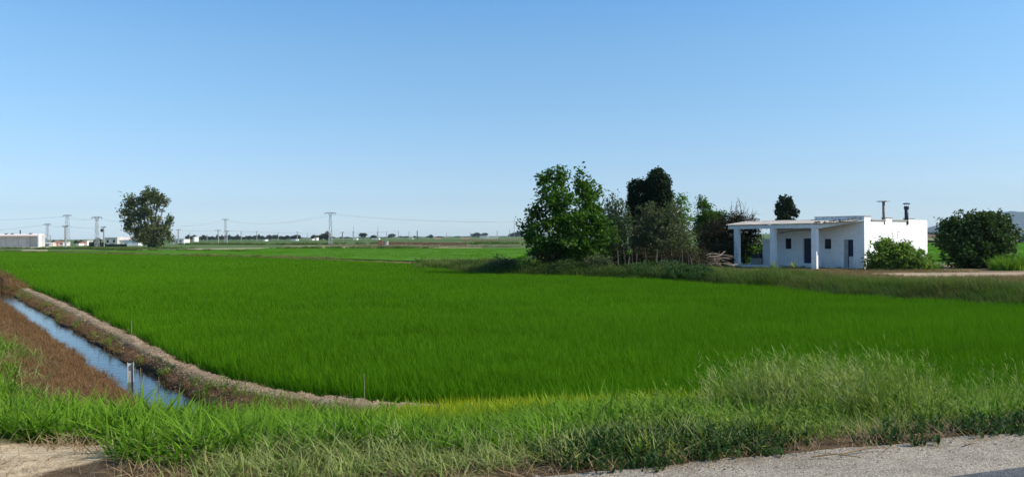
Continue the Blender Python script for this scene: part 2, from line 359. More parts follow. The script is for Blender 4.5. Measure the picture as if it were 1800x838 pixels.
# far fields: each a sheet raised by its crop
def inpoly(P, x, y):
    c = np.zeros(np.shape(x), bool); n = len(P)
    for i in range(n):
        (x0, y0), (x1, y1) = P[i], P[i-1]
        m = ((y0 > y) != (y1 > y)) & (x < (x1-x0)*(y-y0)/((y1-y0) if y1 != y0 else 1e-9)+x0); c ^= m
    return c
def patch(name, pts, z, mat, skirt=.6, seg=14, jit=.0):
    """sheet from outline points on the ground, a skirt down to the soil"""
    P = []
    for a, b in zip(pts, pts[1:]+pts[:1]):
        a = np.array(a[:2], float); b = np.array(b[:2], float)
        for k in range(seg):
            p = a+(b-a)*k/seg; d = np.linalg.norm(b-a)/seg; P.append(p+rs.uniform(-1, 1, 2)*jit*min(d, 8))
    n = len(P); v = [(*p, z) for p in P]+[(*p, z-skirt) for p in P]
    f = [list(range(n))]; g = [(i, (i+1) % n, (i+1) % n+n, i+n) for i in range(n)]
    return tag(link(name, mesh(name, v, [f, np.array(g)], [mat])), kind='structure')
Z2 = -.95
def opx(lst, z): return [tuple(onz(px, py, z)[:2]) for px, py in lst]
far_strip = [(-9, 78), (-36.5, 105.5), (-120, 176)]+opx([(-60, 441.5), (330, 440.2), (470, 436.5), (700, 436.6), (960, 436.4)], Z2)+[(-1, 80)]
patch('far_rice_field', far_strip, Z2, M['rice_far'])
right_rice = [(6, 76), (22, 77), (40, 71), (60, 63)]+opx([(1960, 425.5), (1600, 427), (1300, 430)], Z2)+[(4, 100)]
patch('right_rice_field', right_rice, Z2, M['rice_far'])
def fstrip(name, px0, px1, y0a, y1a, y0b, y1b, mat, z=-1.3, jit=.25):
    patch(name, opx([(px0, y1a), (px1, y1b), (px1, y0b), (px0, y0a)], z), z, mat, .1, 10, jit)
fstrip('dry_meadow', 1560, 1990, 418.5, 426.5, 417, 424.5, M['tan_green'], -1.30)
fstrip('far_brown_field', 1560, 1990, 412.5, 417.3, 411, 416, M['brown_field'], -1.30)
fstrip('pale_track', 1560, 1990, 411.0, 412.3, 409.6, 410.9, M['tan'], -1.30)
fstrip('far_green_field', 240, 1000, 423.5, 426, 419.5, 422.5, M['far_green'], -1.32)
fstrip('scrub_meadow', 500, 960, 431.5, 436, 431.5, 436.2, M['tan_green'], -1.32)
fstrip('gravel_yard', 130, 360/1.6, 436.1, 437.6, 435.5, 437.4, M['tan'], -1.28)
fstrip('earth_strip', 330, 470, 436.8, 437.9, 435.6, 436.5, M['tan'], -1.28)
fstrip('pale_verge', 38, 82, 439.2, 440.9, 438.9, 440.6, M['tan'], -1.22)
fstrip('brown_strip', 818, 920, 421.6, 423.1, 420.4, 421.4, M['brown_field'], -1.28)
fstrip('warehouse_yard', -60, 82, 433.8, 436.0, 433.4, 435.4, M['tan'], -1.30)

# ------------------------------------------------------------------ plants: blades, clumps, scatter
def blades(base, az, L, W, lean, bend, S=3, twist=None, t0=0., t1=1.):
    n = len(L); t = np.linspace(0, 1, S+1)[None, :]; dx, dy = np.cos(az)[:, None], np.sin(az)[:, None]
    L_, le, be = L[:, None], lean[:, None], bend[:, None]
    h = L_*(le*t+be*t*t); z = L_*(t*np.sqrt(np.maximum(1-le**2, .1))-.45*np.abs(be)*t*t*1.1)
    c = np.stack([base[:, 0:1]+dx*h, base[:, 1:2]+dy*h, base[:, 2:3]+z], -1)
    tw = az+PI/2 if twist is None else twist
    wd = np.stack([np.cos(tw), np.sin(tw), 0*tw], -1)[:, None, :]*(W[:, None, None]*.5)*np.interp(t, [0, .35, 1], [.7, 1, .0])[..., None]
    a = c-wd; b = c+wd; v = np.stack([a[:, :-1], b[:, :-1]], 2).reshape(n, 2*S, 3); v = np.concatenate([v, c[:, -1:]], 1)
    tip = np.concatenate([np.repeat(np.broadcast_to(t[:, :-1], (n, S)), 2, 1), np.ones((n, 1))], 1)*(t1-t0)+t0
    o = (np.arange(n)*(2*S+1))[:, None]
    q = np.concatenate([o+np.array([[2*k, 2*k+1, 2*k+3, 2*k+2]]) for k in range(S-1)], 0) if S > 1 else np.zeros((0, 4), int)
    tri = o+np.array([[2*S-2, 2*S-1, 2*S]])
    return v.reshape(-1, 3), q, tri, tip.ravel()
def join(parts):
    V, Q, T, A, n = [], [], [], [], 0
    for v, q, t, a in parts: V.append(v); Q.append(q+n); T.append(t+n); A.append(a); n += len(v)
    return np.concatenate(V), np.concatenate(Q), np.concatenate(T), np.concatenate(A)
def clump(name, mat, n, r, L, W, lean, bend, S=3, seed=0, extra=None, sq=False):
    g = np.random.RandomState(seed)
    rr = r*np.sqrt(g.rand(n)); th = g.rand(n)*2*PI
    base = np.stack([rr*np.cos(th), rr*np.sin(th), 0*rr-.02], 1)
    if sq: base[:, :2] = g.uniform(-r, r, (n, 2))
    az = g.rand(n)*2*PI
    ln = g.uniform(*L, n); ps = [blades(base, az, ln, g.uniform(*W, n), g.uniform(*lean, n), g.uniform(*bend, n), S, az+PI/2+g.uniform(-.6, .6, n))]
    if extra: ps += extra(g, base, az, ln)
    v, q, t, a = join(ps)
    return mesh(name, v, [q, t] if len(q) else [t], [mat], False, {'tip': a})
SRC = {}
def source(key, meshes):
    c = bpy.data.collections.new('plants_'+key)
    for i, me in enumerate(meshes):
        o = bpy.data.objects.new('%s_%02d' % (key, i), me); c.objects.link(o)
    SRC[key] = (c, len(meshes))
def scatter(name, key, P, scl, label=None, cat=None, kind='stuff', tilt=.12, zs=None):
    c, nv = SRC[key]; n = len(P)
    me = bpy.data.meshes.new(name); me.vertices.add(n); me.vertices.foreach_set('co', np.asarray(P, np.float32).ravel())
    rot = np.stack([rs.normal(0, tilt, n), rs.normal(0, tilt, n), rs.rand(n)*2*PI], 1).astype(np.float32)
    a = me.attributes.new('rot', 'FLOAT_VECTOR', 'POINT'); a.data.foreach_set('vector', rot.ravel())
    s3 = np.repeat(np.asarray(scl, np.float32)[:, None], 3, 1)
    if zs is not None: s3[:, 2] *= zs
    a = me.attributes.new('scl', 'FLOAT_VECTOR', 'POINT'); a.data.foreach_set('vector', s3.ravel().astype(np.float32))
    a = me.attributes.new('idx', 'INT', 'POINT'); a.data.foreach_set('value', rs.randint(0, nv, n).astype(np.int32))
    o = tag(link(name, me), label, cat, None, kind)
    g = bpy.data.node_groups.new('scatter_'+name, 'GeometryNodeTree')
    g.interface.new_socket('Geometry', in_out='INPUT', socket_type='NodeSocketGeometry'); g.interface.new_socket('Geometry', in_out='OUTPUT', socket_type='NodeSocketGeometry')
    gi = g.nodes.new('NodeGroupInput'); go = g.nodes.new('NodeGroupOutput'); ip = g.nodes.new('GeometryNodeInstanceOnPoints')
    ci = g.nodes.new('GeometryNodeCollectionInfo'); ci.inputs['Collection'].default_value = c; ci.inputs['Separate Children'].default_value = True; ci.inputs['Reset Children'].default_value = True
    def na(nm, ty): q = g.nodes.new('GeometryNodeInputNamedAttribute'); q.data_type = ty; q.inputs[0].default_value = nm; return q.outputs[0]
    L = g.links; L.new(gi.outputs[0], ip.inputs['Points']); L.new(ci.outputs[0], ip.inputs['Instance']); ip.inputs['Pick Instance'].default_value = True
    L.new(na('idx', 'INT'), ip.inputs['Instance Index']); L.new(na('rot', 'FLOAT_VECTOR'), ip.inputs['Rotation']); L.new(na('scl', 'FLOAT_VECTOR'), ip.inputs['Scale'])
    L.new(ip.outputs[0], go.inputs[0])
    md = o.modifiers.new('scatter', 'NODES'); md.node_group = g
    return o
def pts_grid(x0, x1, y0, y1, st, jit=.5):
    x, y = np.meshgrid(np.arange(x0, x1, st), np.arange(y0, y1, st)); x = x.ravel(); y = y.ravel()
    return x+rs.uniform(-jit, jit, len(x))*st, y+rs.uniform(-jit, jit, len(x))*st
def fov(x, y, m=3.): return (np.abs(x) < .72*y+m)

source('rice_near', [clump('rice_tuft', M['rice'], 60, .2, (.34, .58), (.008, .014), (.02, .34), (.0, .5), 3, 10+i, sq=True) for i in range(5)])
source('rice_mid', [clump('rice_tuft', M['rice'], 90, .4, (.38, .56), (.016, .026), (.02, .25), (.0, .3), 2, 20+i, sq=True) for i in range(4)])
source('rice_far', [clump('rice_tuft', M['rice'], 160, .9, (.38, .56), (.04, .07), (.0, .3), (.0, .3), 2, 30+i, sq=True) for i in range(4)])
RP = [tuple(p) for p in K]+[tuple(p) for p in BANK[2:]]+[tuple(p) for p in REAR]
KP = K; 
rice_poly = [tuple(p) for p in K[:-2]]+[(24, 17)]+[tuple(p) for p in BANK[2:]]+[tuple(p) for p in REAR[1:]]
def in_rice(x, y, m=.5):
    return inpoly(rice_poly, x, y) & (polydist(K, x, y) > m) & (polydist(BANK, x, y) > .2) & ((polydist(REAR, x, y) > .9) | (x > -7))
PZ = -1.36
def hmod(x, y): return 1+.35*fbm(x, y, .12)+.40*fbm(x, y, .5)+.2*fbm(x, y, 1.7)
def rice(name, key, y0, y1, st, mrg):
    r = .72*y1+4; x, y = pts_grid(-r, min(r, 32), y0, y1, st); d = np.hypot(x*.6, y)
    m = fov(x, y, 4) & in_rice(x, y, mrg); x, y = x[m], y[m]
    return x, y
lab = 'dense bright green rice standing in the big flooded paddy'
ALL = []
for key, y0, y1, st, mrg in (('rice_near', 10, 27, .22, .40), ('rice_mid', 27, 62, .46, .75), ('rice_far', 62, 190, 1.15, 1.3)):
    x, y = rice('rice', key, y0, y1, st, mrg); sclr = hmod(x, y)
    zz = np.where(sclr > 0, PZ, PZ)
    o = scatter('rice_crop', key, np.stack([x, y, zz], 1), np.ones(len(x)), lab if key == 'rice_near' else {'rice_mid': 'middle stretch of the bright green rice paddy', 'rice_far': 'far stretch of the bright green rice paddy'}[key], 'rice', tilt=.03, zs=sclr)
# far strips get upright rice too
x, y = pts_grid(-125, 5, 76, 200, 1.5); m = inpoly(far_strip, x, y) & fov(x, y); x, y = x[m], y[m]
scatter('rice_crop', 'rice_far', np.stack([x, y, 0*x-1.33], 1), np.ones(len(x)), 'strip of bright rice beyond the brown rear dyke', 'rice', tilt=.03, zs=hmod(x, y))
x, y = pts_grid(0, 125, 62, 175, 1.5); m = inpoly(right_rice, x, y) & fov(x, y); x, y = x[m], y[m]
scatter('rice_crop', 'rice_far', np.stack([x, y, 0*x-1.33], 1), np.ones(len(x)), 'rice field behind the white house and round bush', 'rice', tilt=.03, zs=hmod(x, y))

# verge plants
def feathers(g, base, az, ln):
    out = []
    n = len(ln); k = 9
    i = np.repeat(np.arange(n), k); t = g.uniform(.45, 1., n*k)
    b = base[i].copy(); b[:, 2] += ln[i]*t*.93; b[:, 0] += np.cos(az[i])*ln[i]*.12*t; b[:, 1] += np.sin(az[i])*ln[i]*.12*t
    out.append(blades(b, g.rand(n*k)*2*PI, g.uniform(.03, .12, n*k), g.uniform(.006, .011, n*k), g.uniform(.3, .9, n*k), g.uniform(0, .4, n*k), 2, t0=.6))
    return out
def forbs(name, mat, seed, n=13, r=.16, hgt=(.15, .35), lf=(.03, .06)):
    """branching weed: thin stems with small leaves all along"""
    g = np.random.RandomState(seed); rr = r*np.sqrt(g.rand(n)); th = g.rand(n)*2*PI
    base = np.stack([rr*np.cos(th), rr*np.sin(th), 0*rr-.02], 1); az = th+g.normal(0, .5, n); ln = g.uniform(*hgt, n); lean = g.uniform(.1, .6, n)
    ps = [blades(base, az, ln, np.full(n, .007), lean, np.zeros(n), 2)]
    k = 12; i = np.repeat(np.arange(n), k); t = g.uniform(.15, 1., n*k); b = base[i].copy()
    b[:, 0] += np.cos(az[i])*ln[i]*lean[i]*t; b[:, 1] += np.sin(az[i])*ln[i]*lean[i]*t; b[:, 2] += ln[i]*t*np.sqrt(1-lean[i]**2)
    m = n*k; ps.append(blades(b, g.rand(m)*2*PI, g.uniform(*lf, m), g.uniform(.010, .022, m), g.uniform(.4, .95, m), g.uniform(0, .3, m), 2, t0=.3))
    v, q, t_, a = join(ps); return mesh(name, v, [q, t_], [mat], False, {'tip': a})
source('lush', [clump('lush_tuft', M['lush'], 15, .13, (.20, .46), (.014, .030), (.1, .65), (.15, 1.0), 5, 40+i) for i in range(8)])
source('yellow', [clump('yellow_tuft', M['yellow'], 15, .12, (.22, .44), (.011, .021), (.02, .3), (.0, .45), 4, 50+i) for i in range(5)])
source('pale', [clump('pale_tuft', M['pale'], 22, .15, (.10, .28), (.006, .012), (.2, .85), (.1, .9), 4, 60+i) for i in range(5)])
source('weed', [forbs('weed_tuft', M['weed'], 70+i) for i in range(4)]+[clump('weed_tuft', M['weed'], 18, .16, (.15, .38), (.008, .016), (.1, .8), (.1, .9), 4, 75+i) for i in range(3)])
source('tall', [clump('tall_weed', M['weed'], 14, .16, (.45, .85), (.006, .010), (.05, .4), (.0, .4), 4, 80+i, feathers) for i in range(4)]+[clump('tall_weed', M['pale'], 12, .16, (.4, .8), (.003, .006), (.05, .45), (.0, .5), 4, 85+i, feathers) for i in range(2)])
source('creep', [forbs('creeping_weed', M['dark_weed'], 90+i, 16, .16, (.06, .16), (.025, .05)) for i in range(4)])
source('straw', [clump('straw_tuft', M['straw'], 20, .2, (.08, .26), (.004, .009), (.7, .99), (.0, .3), 3, 100+i) for i in range(4)])
source('dead', [clump('dead_tuft', M['dead'], 40, .2, (.10, .26), (.004, .009), (.1, .9), (.0, .7), 3, 110+i) for i in range(5)])
source('bank', [clump('bank_tuft', M['bank'], 60, .35, (.28, .6), (.010, .018), (.05, .6), (.1, .8), 3, 120+i) for i in range(5)])
source('bank_brown', [clump('bank_dry_tuft', M['bank_brown'], 50, .35, (.2, .5), (.009, .016), (.05, .7), (.1, .8), 3, 130+i) for i in range(4)])
source('scrub', [clump('scrub_tuft', M['bank'], 60, .9, (.5, 1.2), (.05, .09), (.05, .7), (.1, .8), 2, 140+i) for i in range(3)])
M['pale_scrub'] = foliage('pale_scrub', (.16, .16, .08), (.32, .30, .18), .2)
source('scrub_pale', [clump('scrub_pale_tuft', M['pale_scrub'], 60, .9, (.5, 1.2), (.05, .09), (.05, .7), (.1, .8), 2, 170+i) for i in range(3)])
source('scrub_brown', [clump('scrub_dry_tuft', M['bank_brown'], 60, .9, (.3, .8), (.05, .09), (.05, .7), (.1, .8), 2, 150+i) for i in range(3)])
def sow(name, key, x, y, keep, scl, label, cat='grass', z=None, tilt=.15, zs=None):
    m = keep; x, y = x[m], y[m]; s = scl[m] if hasattr(scl, '__len__') else np.full(len(x), scl)
    zz = height(x, y) if z is None else np.full(len(x), z)
    return scatter(name, key, np.stack([x, y, zz], 1), s*rs.uniform(.8, 1.2, len(x)), label, cat, tilt=tilt, zs=zs)
x, y = pts_grid(-11, 14, 4.8, 14.5, .095); z_, q = height(x, y, True); t = q['t']; s = q['s']; n = q['n']; nz = fbm(x, y, .8); nf = fbm(x, y, 3.)
offroad = (y > redge(x)+.05) & fov(x, y, 1.5)
sandm = sstep(1.3, .6, t-.25*nz)*sstep(-2.5, -3.1, x+nz*1.2+.25*(y-5.5)) > .4
nocanal = ~((n > .9) & (n < 4.9) & (t > 3.6) & (x < -3.4))
vz = offroad & ~sandm & nocanal & (s < -.35)
u = rs.rand(len(x))
tmax = np.where(x < -4.2, 4.6, np.interp(x, [-4.2, -3.2, -2.5, 0, 20], [4.6, 4.0, 4.3, 7, 9])); inv = t < tmax
edge = y-redge(x)
right = sstep(.2, 3.6, x+nz*2.5)                                     # weeds take over to the right
front = np.interp(x, [-6, -3.4, -2.4, -1.2, 0, 1.5, 4, 8], [-.35, -.5, -.4, -.15, .12, .5, .4, .3])+.9*nz     # how deep the dry front band is
lushm = vz & inv & (t > front) & (u > right*.62)
sow('lush_grass', 'lush', x, y, lushm & (rs.rand(len(x)) < .58+.7*nf), (.95+.9*nz-.15*right)*np.interp(x, [-6, -4.0, -3.0, -.5, .6], [1, 1.12, .85, .85, 1]), 'lush arching green grass covering the ditch verge')
yel = vz & (t > tmax-3.0+nz) & (x > -2.2) & (s > -4.2)
sow('yellow_grass', 'yellow', x, y, yel & (rs.rand(len(x)) < np.interp(x, [-2.2, -.8, 2, 6], [.12, .62, .55, .5])+.9*nf), np.interp(x, [-2, 0, 10], [.8, 1.05, 1.1]), 'yellow green reedy grass along the paddy edge of the verge')
bare = (edge < .30+.5*nf+.35*sstep(2.2, 3.6, x)) | ((x < -2.3+.6*nz) & (t < -.15+.6*nf))
sow('pale_grass', 'pale', x, y, vz & ~bare & ((t < front+.35+.5*nf) | ((u < right*.35) & inv)) & (rs.rand(len(x)) < .72), 1.0+.4*nz, 'pale dry curling grass at the front of the verge')
sow('grey_green_weeds', 'weed', x, y, vz & inv & ~bare & (edge > .3+.6*nz) & (u < right*.75) & (rs.rand(len(x)) < .5+.8*nf), np.interp(x, [0, 2, 3.3, 4.6, 8], [.75, .78, .95, .66, .62])+.8*nz+.7*nf, 'tangled grey green weeds on the right of the verge', 'weeds')
tallc = np.exp(-(((x-3.2)/.6)**2+((y-8.0)/1.0)**2))+.03*sstep(3, 5, x)*(t > 1.2)*(t < 4)
sow('tall_weeds', 'tall', x, y, vz & (rs.rand(len(x)) < .75*tallc), .95+.3*nz, 'feathery tall weeds rising above the verge', 'weeds')
cre = vz & (edge < .42+1.0*nz+.35*np.exp(-((x-1.2)/.9)**2)) & (edge > .0) & (x > -.7) & (fbm(x, y, .9) > -.03)
sow('creeping_weeds', 'creep', x, y, cre & (rs.rand(len(x)) < .45), 1.0, 'low dark leafy weeds creeping onto the road edge', 'weeds')
sow('dead_tufts', 'dead', x, y, offroad & (x < -1.5) & (t < .5+nf) & ~sandm & (rs.rand(len(x)) < .25), .55, 'small brown dead tufts round the sandy patch', 'weeds')
sow('dead_straw', 'straw', x, y, (y > redge(x)-.1) & fov(x, y, 1.5) & (s < -.3) & ((edge < .45+.3*nf) | bare | sandm) & (edge > -.12) & (t < 1.6) & (rs.rand(len(x)) < np.where(sandm, .16, .5)), .9, 'dry straw litter along the road edge')
# left bank, near plateau
x, y = pts_grid(-45, -4, 7.5, 60, .16); z_, q = height(x, y, True); n, s, t, a = q['n'], q['s'], q['t'], q['a']; nz = fbm(x, y, .7)
f_ = fov(x, y, 3) & (s < -.3)
sow('bank_green_grass', 'lush', x, y, f_ & (n < 1.25+nz*1.2) & (n > -14) & (rs.rand(len(x)) < .42) & ((t > 3) | (x < -7)), .85, 'green and straw coloured grass on the left canal bank')
sow('bank_pale_grass', 'pale', x, y, f_ & (n < 1.6+nz*1.4) & (n > -14) & (rs.rand(len(x)) < .30), 1.2, 'pale dry grass on the left canal bank')
sow('dead_weeds', 'dead', x, y, f_ & (n > .9+nz) & (n < 3.2) & (a > -70) & (t > 3.2) & (rs.rand(len(x)) < .8), .85, 'brown dead weeds on the left side of the canal', 'weeds')
x, y = pts_grid(-45, 2, 10, 60, .13); z_, q = height(x, y, True); n, s, t, a = q['n'], q['s'], q['t'], q['a']; nz = fbm(x, y, 1.2)
f_ = fov(x, y, 3) & (s < -.28) & (n > 4.1+.15*nz)
sow('dead_weeds', 'dead', x, y, f_ & (rs.rand(len(x)) < .55+nz) & (t > 3.6), .62, 'brown dead weeds between canal water and paddy dyke', 'weeds')
sow('dyke_straw', 'straw', x, y, fov(x, y, 3) & (np.abs(s) < .6) & (n > 4.2) & (y < 45) & (rs.rand(len(x)) < .3), .6, 'bits of dry straw on the bare crest of the dyke')
sow('dyke_weeds', 'weed', x, y, f_ & (rs.rand(len(x)) < .16+.16*(nz > .1)) & (nz > -.06) & ((x > -9) | (rs.rand(len(x)) < .5)), .75, 'sparse green weeds on the paddy dyke', 'weeds')
x, y = pts_grid(-60, -26, 40, 90, .35); z_, q = height(x, y, True)
sow('dead_weeds', 'dead', x, y, fov(x, y) & (q['s'] < .3) & (q['a'] < -51) & (q['n'] > -4) & (rs.rand(len(x)) < .8), 1.9, 'brown dead weeds where the canal ends in the distance', 'weeds')

# grassy bank in front of the house and trees
x, y = pts_grid(-8, 34, 22, 70, .34); z_, q = height(x, y, True); e = -q['sb']; nz = fbm(x, y, .3)
bk = q['rg'] & fov(x, y) & (y < 64)
sow('bank_grass', 'bank', x, y, bk & (e > .05) & (e < 6.4+nz*5) & (rs.rand(len(x)) < .95), np.interp(x, [-5, 8, 12, 25], [1.2, .85, 1.0, 1.1])*(1+1.1*fbm(x, y, .45)), 'long dark green grass on the bank below the white house')
sow('bank_dry_grass', 'bank_brown', x, y, bk & (e > 3.6+nz*4) & ~((y > 45.4) & (y < 50.8) & (x > 24.6+nz*2)) & ((x < 25) | (y < 50) | (y > 51)) & (e < np.where(x > 9, 24, 6)) & (rs.rand(len(x)) < np.interp(x, [-5, 5, 10, 20], [.25, .2, .8, .9])) & (y < 56.5), np.interp(y, [40, 48, 56], [.8, .6, .38]), 'brown dry grass along the top of the bank by the house')
yardm = bk & (e > 6) & ~((x > 21) & (y < 52) & (x*.62-y*.78 > -28.5))
sow('bank_shade_weeds', 'creep', x, y, bk & (e > .5) & (e < 12) & (x < 11.5+nz*4) & (rs.rand(len(x)) < np.interp(x, [-8, -3, 2, 12], [.2, .5, .9, .8])), 3.2*(1+1.2*nz), 'low dark leafy weeds standing in for shade on the bank under the grove', 'weeds')  # dark plants added to darken the bank like tree shade
sow('yard_grass', 'bank', x, y, yardm & (rs.rand(len(x)) < np.interp(x, [8, 14, 18], [.8, .5, .10])), .5, 'short rough grass around the trees and yard')
# rear dyke weeds and distant hedgy lines
def line_scrub(name, key, pts, n, wd, sc_, label, z=-1.25, cat='weeds'):
    P = []; pts = [np.array(p[:2], float) for p in pts]; Ls = [np.linalg.norm(b-a) for a, b in zip(pts, pts[1:])]; tot = sum(Ls)
    for a, b, l in zip(pts, pts[1:], Ls):
        k = max(1, int(n*l/tot)); tt = rs.rand(k)[:, None]; p = a+(b-a)*tt+rs.normal(0, wd, (k, 2)); P.append(p)
    P = np.concatenate(P); k = fbm(P[:, 0], P[:, 1], .11) > -.12; P = P[k]
    P = np.concatenate([P, np.full((len(P), 1), z)], 1); return scatter(name, key, P, sc_*rs.uniform(.6, 1.3, len(P)), label, cat)
line_scrub('dyke_weeds', 'scrub', [(-6.5, 74), (-35.3, 101.9), (-119, 172)], 260, .5, .42, 'patchy green weeds on the dyke behind the paddy', -1.05)
line_scrub('dyke_dry_weeds', 'scrub_brown', [(-6.5, 74), (-35.3, 101.9), (-119, 172)], 420, .5, .5, 'brown dry weeds on the dyke behind the paddy', -1.05)
line_scrub('bank_scrub', 'scrub', [(-6.6, 72), (-5.5, 62), (-2, 57)], 130, 1.1, .75, 'tall olive grass at the tip of the tree bank', -1.1)
ol = lambda l, z=-1.3: [onz(a, b, z) for a, b in l]
line_scrub('field_edge_weeds', 'scrub', ol([(60, 438), (160, 437.5), (240, 441), (360, 443.5), (450, 446)]), 260, .8, .8, 'dark weedy line along the field edge on the left')
line_scrub('field_edge_weeds', 'scrub', ol([(310, 429.5), (450, 430), (600, 429.5), (665, 428.5)]), 420, 2.0, 1.1, 'dark weedy line crossing the middle distance')
line_scrub('field_edge_weeds', 'scrub', ol([(490, 436.3), (580, 436), (760, 436)]), 200, 1.0, .6, 'low weeds at the far end of the rice strip')
line_scrub('dry_scrub', 'scrub_pale', ol([(578, 432), (600, 431.5), (668, 432.0), (700, 434.0), (900, 434.5)]), 330, 4.0, .75, 'pale straw coloured scrub below the lattice pylon')
line_scrub('field_edge_weeds', 'scrub', ol([(820, 428), (900, 429), (960, 429)]), 150, 6.0, 1.2, 'olive weeds beside the brown earth bank')
line_scrub('field_edge_weeds', 'scrub', ol([(0, 437.0), (120, 436.5), (240, 437.5), (330, 436.5)]), 260, 2.5, .7, 'grassy strip in front of the long warehouse')

# ------------------------------------------------------------------ trees
LEAF = {
 'green': foliage('green_leaves', (.016, .052, .006), (.10, .21, .018), .35, None, 0, .9),
 'bright': foliage('fresh_leaves', (.05, .13, .02), (.13, .26, .035), .4, None, 0, .9),
 'grey': foliage('grey_green_leaves', (.05, .085, .04), (.12, .17, .08), .25, None, 0, .9),
 'cypress': foliage('cypress_leaves', (.012, .028, .012), (.03, .055, .02), .1, None, 0, 1.2),
 'olive': foliage('olive_leaves', (.045, .06, .025), (.15, .17, .08), .25, None, 0, 1.2),
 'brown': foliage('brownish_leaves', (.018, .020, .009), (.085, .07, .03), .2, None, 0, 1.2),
 'euca': foliage('eucalyptus_leaves', (.03, .050, .018), (.17, .19, .05), .25, None, 0, .25),
 'fig': foliage('fig_leaves', (.014, .036, .008), (.09, .15, .04), .25, None, 0, 1.3),
 'shrub': foliage('shrub_leaves', (.05, .12, .015), (.24, .34, .07), .4, None, 0, 1.3),
 'far': foliage('far_leaves', (.025, .045, .02), (.06, .085, .035), .2, None, 0, .05),
}
def leaves(centers, k, rad, L, W, seed=0, up=.35, droop=0.):
    """k leaf rhombs round every centre"""
    g = np.random.RandomState(seed); n = len(centers)*k
    c = np.repeat(centers, k, 0)+g.normal(0, 1, (n, 3))*(np.repeat(rad, k)[:, None] if hasattr(rad, '__len__') else rad)*[.6, .6, .5]
    nrm = g.normal(0, 1, (n, 3)); nrm[:, 2] = np.abs(nrm[:, 2])+up; nrm /= np.linalg.norm(nrm, axis=1)[:, None]
    d = g.normal(0, 1, (n, 3)); d[:, 2] -= droop; d -= (d*nrm).sum(1)[:, None]*nrm; d /= np.linalg.norm(d, axis=1)[:, None]
    e = np.cross(nrm, d); l = g.uniform(.7, 1.3, n)[:, None]*L; w_ = g.uniform(.7, 1.3, n)[:, None]*W
    v = np.stack([c-d*l*.5, c+e*w_*.5-nrm*w_*.15, c+d*l*.5, c-e*w_*.5-nrm*w_*.15], 1).reshape(-1, 3)
    return v, np.arange(4*n).reshape(n, 4)
def crown_points(lobes, dens, seed, inner=.25, rough=.35):
    g = np.random.RandomState(seed); out = []
    for (cx, cy, cz, rx_, ry_, rz_) in lobes:
        n = max(6, int(dens*(rx_*rz_+rx_*ry_+ry_*rz_)))
        d = g.normal(0, 1, (n, 3)); d /= np.linalg.norm(d, axis=1)[:, None]
        ph = g.rand(12, 3)*6.28; fr = g.normal(0, 2.6, (12, 3)); f = sum(np.sin(d@fr[i]+ph[i, 0]) for i in range(12))/12**.5
        r = (inner+(1-inner)*g.rand(n)**.55)*(1+rough*.6*f)
        out.append(np.array([cx, cy, cz])+d*r[:, None]*[rx_, ry_, rz_])
    return np.concatenate(out)
def tree(name, label, base, lobes, leaf, L, dens=14, k=16, rad=.3, trunk=.18, bark='bark', seed=1, cat='tree', up=.35, droop=0., trunks=None, twigs=40, inner=.25, rough=.35, group=None, W=.55, zmin=None):
    """lobes in metres from the base; trunk forks into a limb per lobe, limbs into twigs"""
    g = np.random.RandomState(seed); root = thing(name, label, cat, base, 0, group)
    P = crown_points(lobes, dens, seed, inner, rough)
    if zmin is not None: P = P[P[:, 2] > zmin]
    v, f = leaves(P, k, rad*g.uniform(.6, 1.3, len(P)), L, L*W, seed, up, droop)
    link('crown', mesh('crown', v, [f], [LEAF[leaf]]), root)
    stems = trunks or [(0, 0)]
    lb = MB(); top = []
    zc = min(l[2]-l[5]*.5 for l in lobes); zc = max(zc, .5)
    for sx, sy in stems:
        cx = np.mean([l[0] for l in lobes]); f_ = np.array([sx+(cx-sx)*.25+g.normal(0, .1), sy+g.normal(0, .1), zc])
        mid = np.array([sx+g.normal(0, .08), sy+g.normal(0, .08), zc*.5]); MB().tube([(sx, sy, -.25), (sx, sy, .05), mid, f_], [trunk*1.5, trunk*1.15, trunk, trunk*.85], 8).build('trunk', M[bark], root, smooth=True); top.append(f_)
    ends = []
    for i, l in enumerate(lobes):
        s = min(top, key=lambda q: np.hypot(q[0]-l[0], q[1]-l[1])); c = np.array(l[:3])+[0, 0, l[5]*.35]
        m_ = (s+c)/2+g.normal(0, .08, 3)*l[3]; lb.tube([s, m_, c], [trunk*.7, trunk*.45, trunk*.12], 6); ends += [(s+m_)/2, m_, (m_+c)/2]
    if twigs:
        for p in P[g.choice(len(P), min(twigs, len(P)), False)]:
            s = min(ends, key=lambda q: np.linalg.norm(q-p)); lb.tube([s, (s+p)/2+g.normal(0, .05, 3), p], [trunk*.22, trunk*.14, trunk*.05], 4, False)
    lb.build('limb', M[bark], root, smooth=True)
    return root
def lob(D, bx, gz, spec):
    """(px,py,rx,ry,depth offset) -> metres round the base at depth D"""
    out = []; b = at(bx, 400, D)
    for s in spec:
        px, py, ax, az = s[:4]; oy = s[4] if len(s) > 4 else 0; p = at(px, py, D); k = D/F
        out.append((p[0]-b[0], oy, p[2]-gz, ax*k, (ax+az)*.5*k, az*k))
    return out
def baseat(px, D, gz): p = at(px, 400, D); return (p[0], D, gz)
G0 = -.90
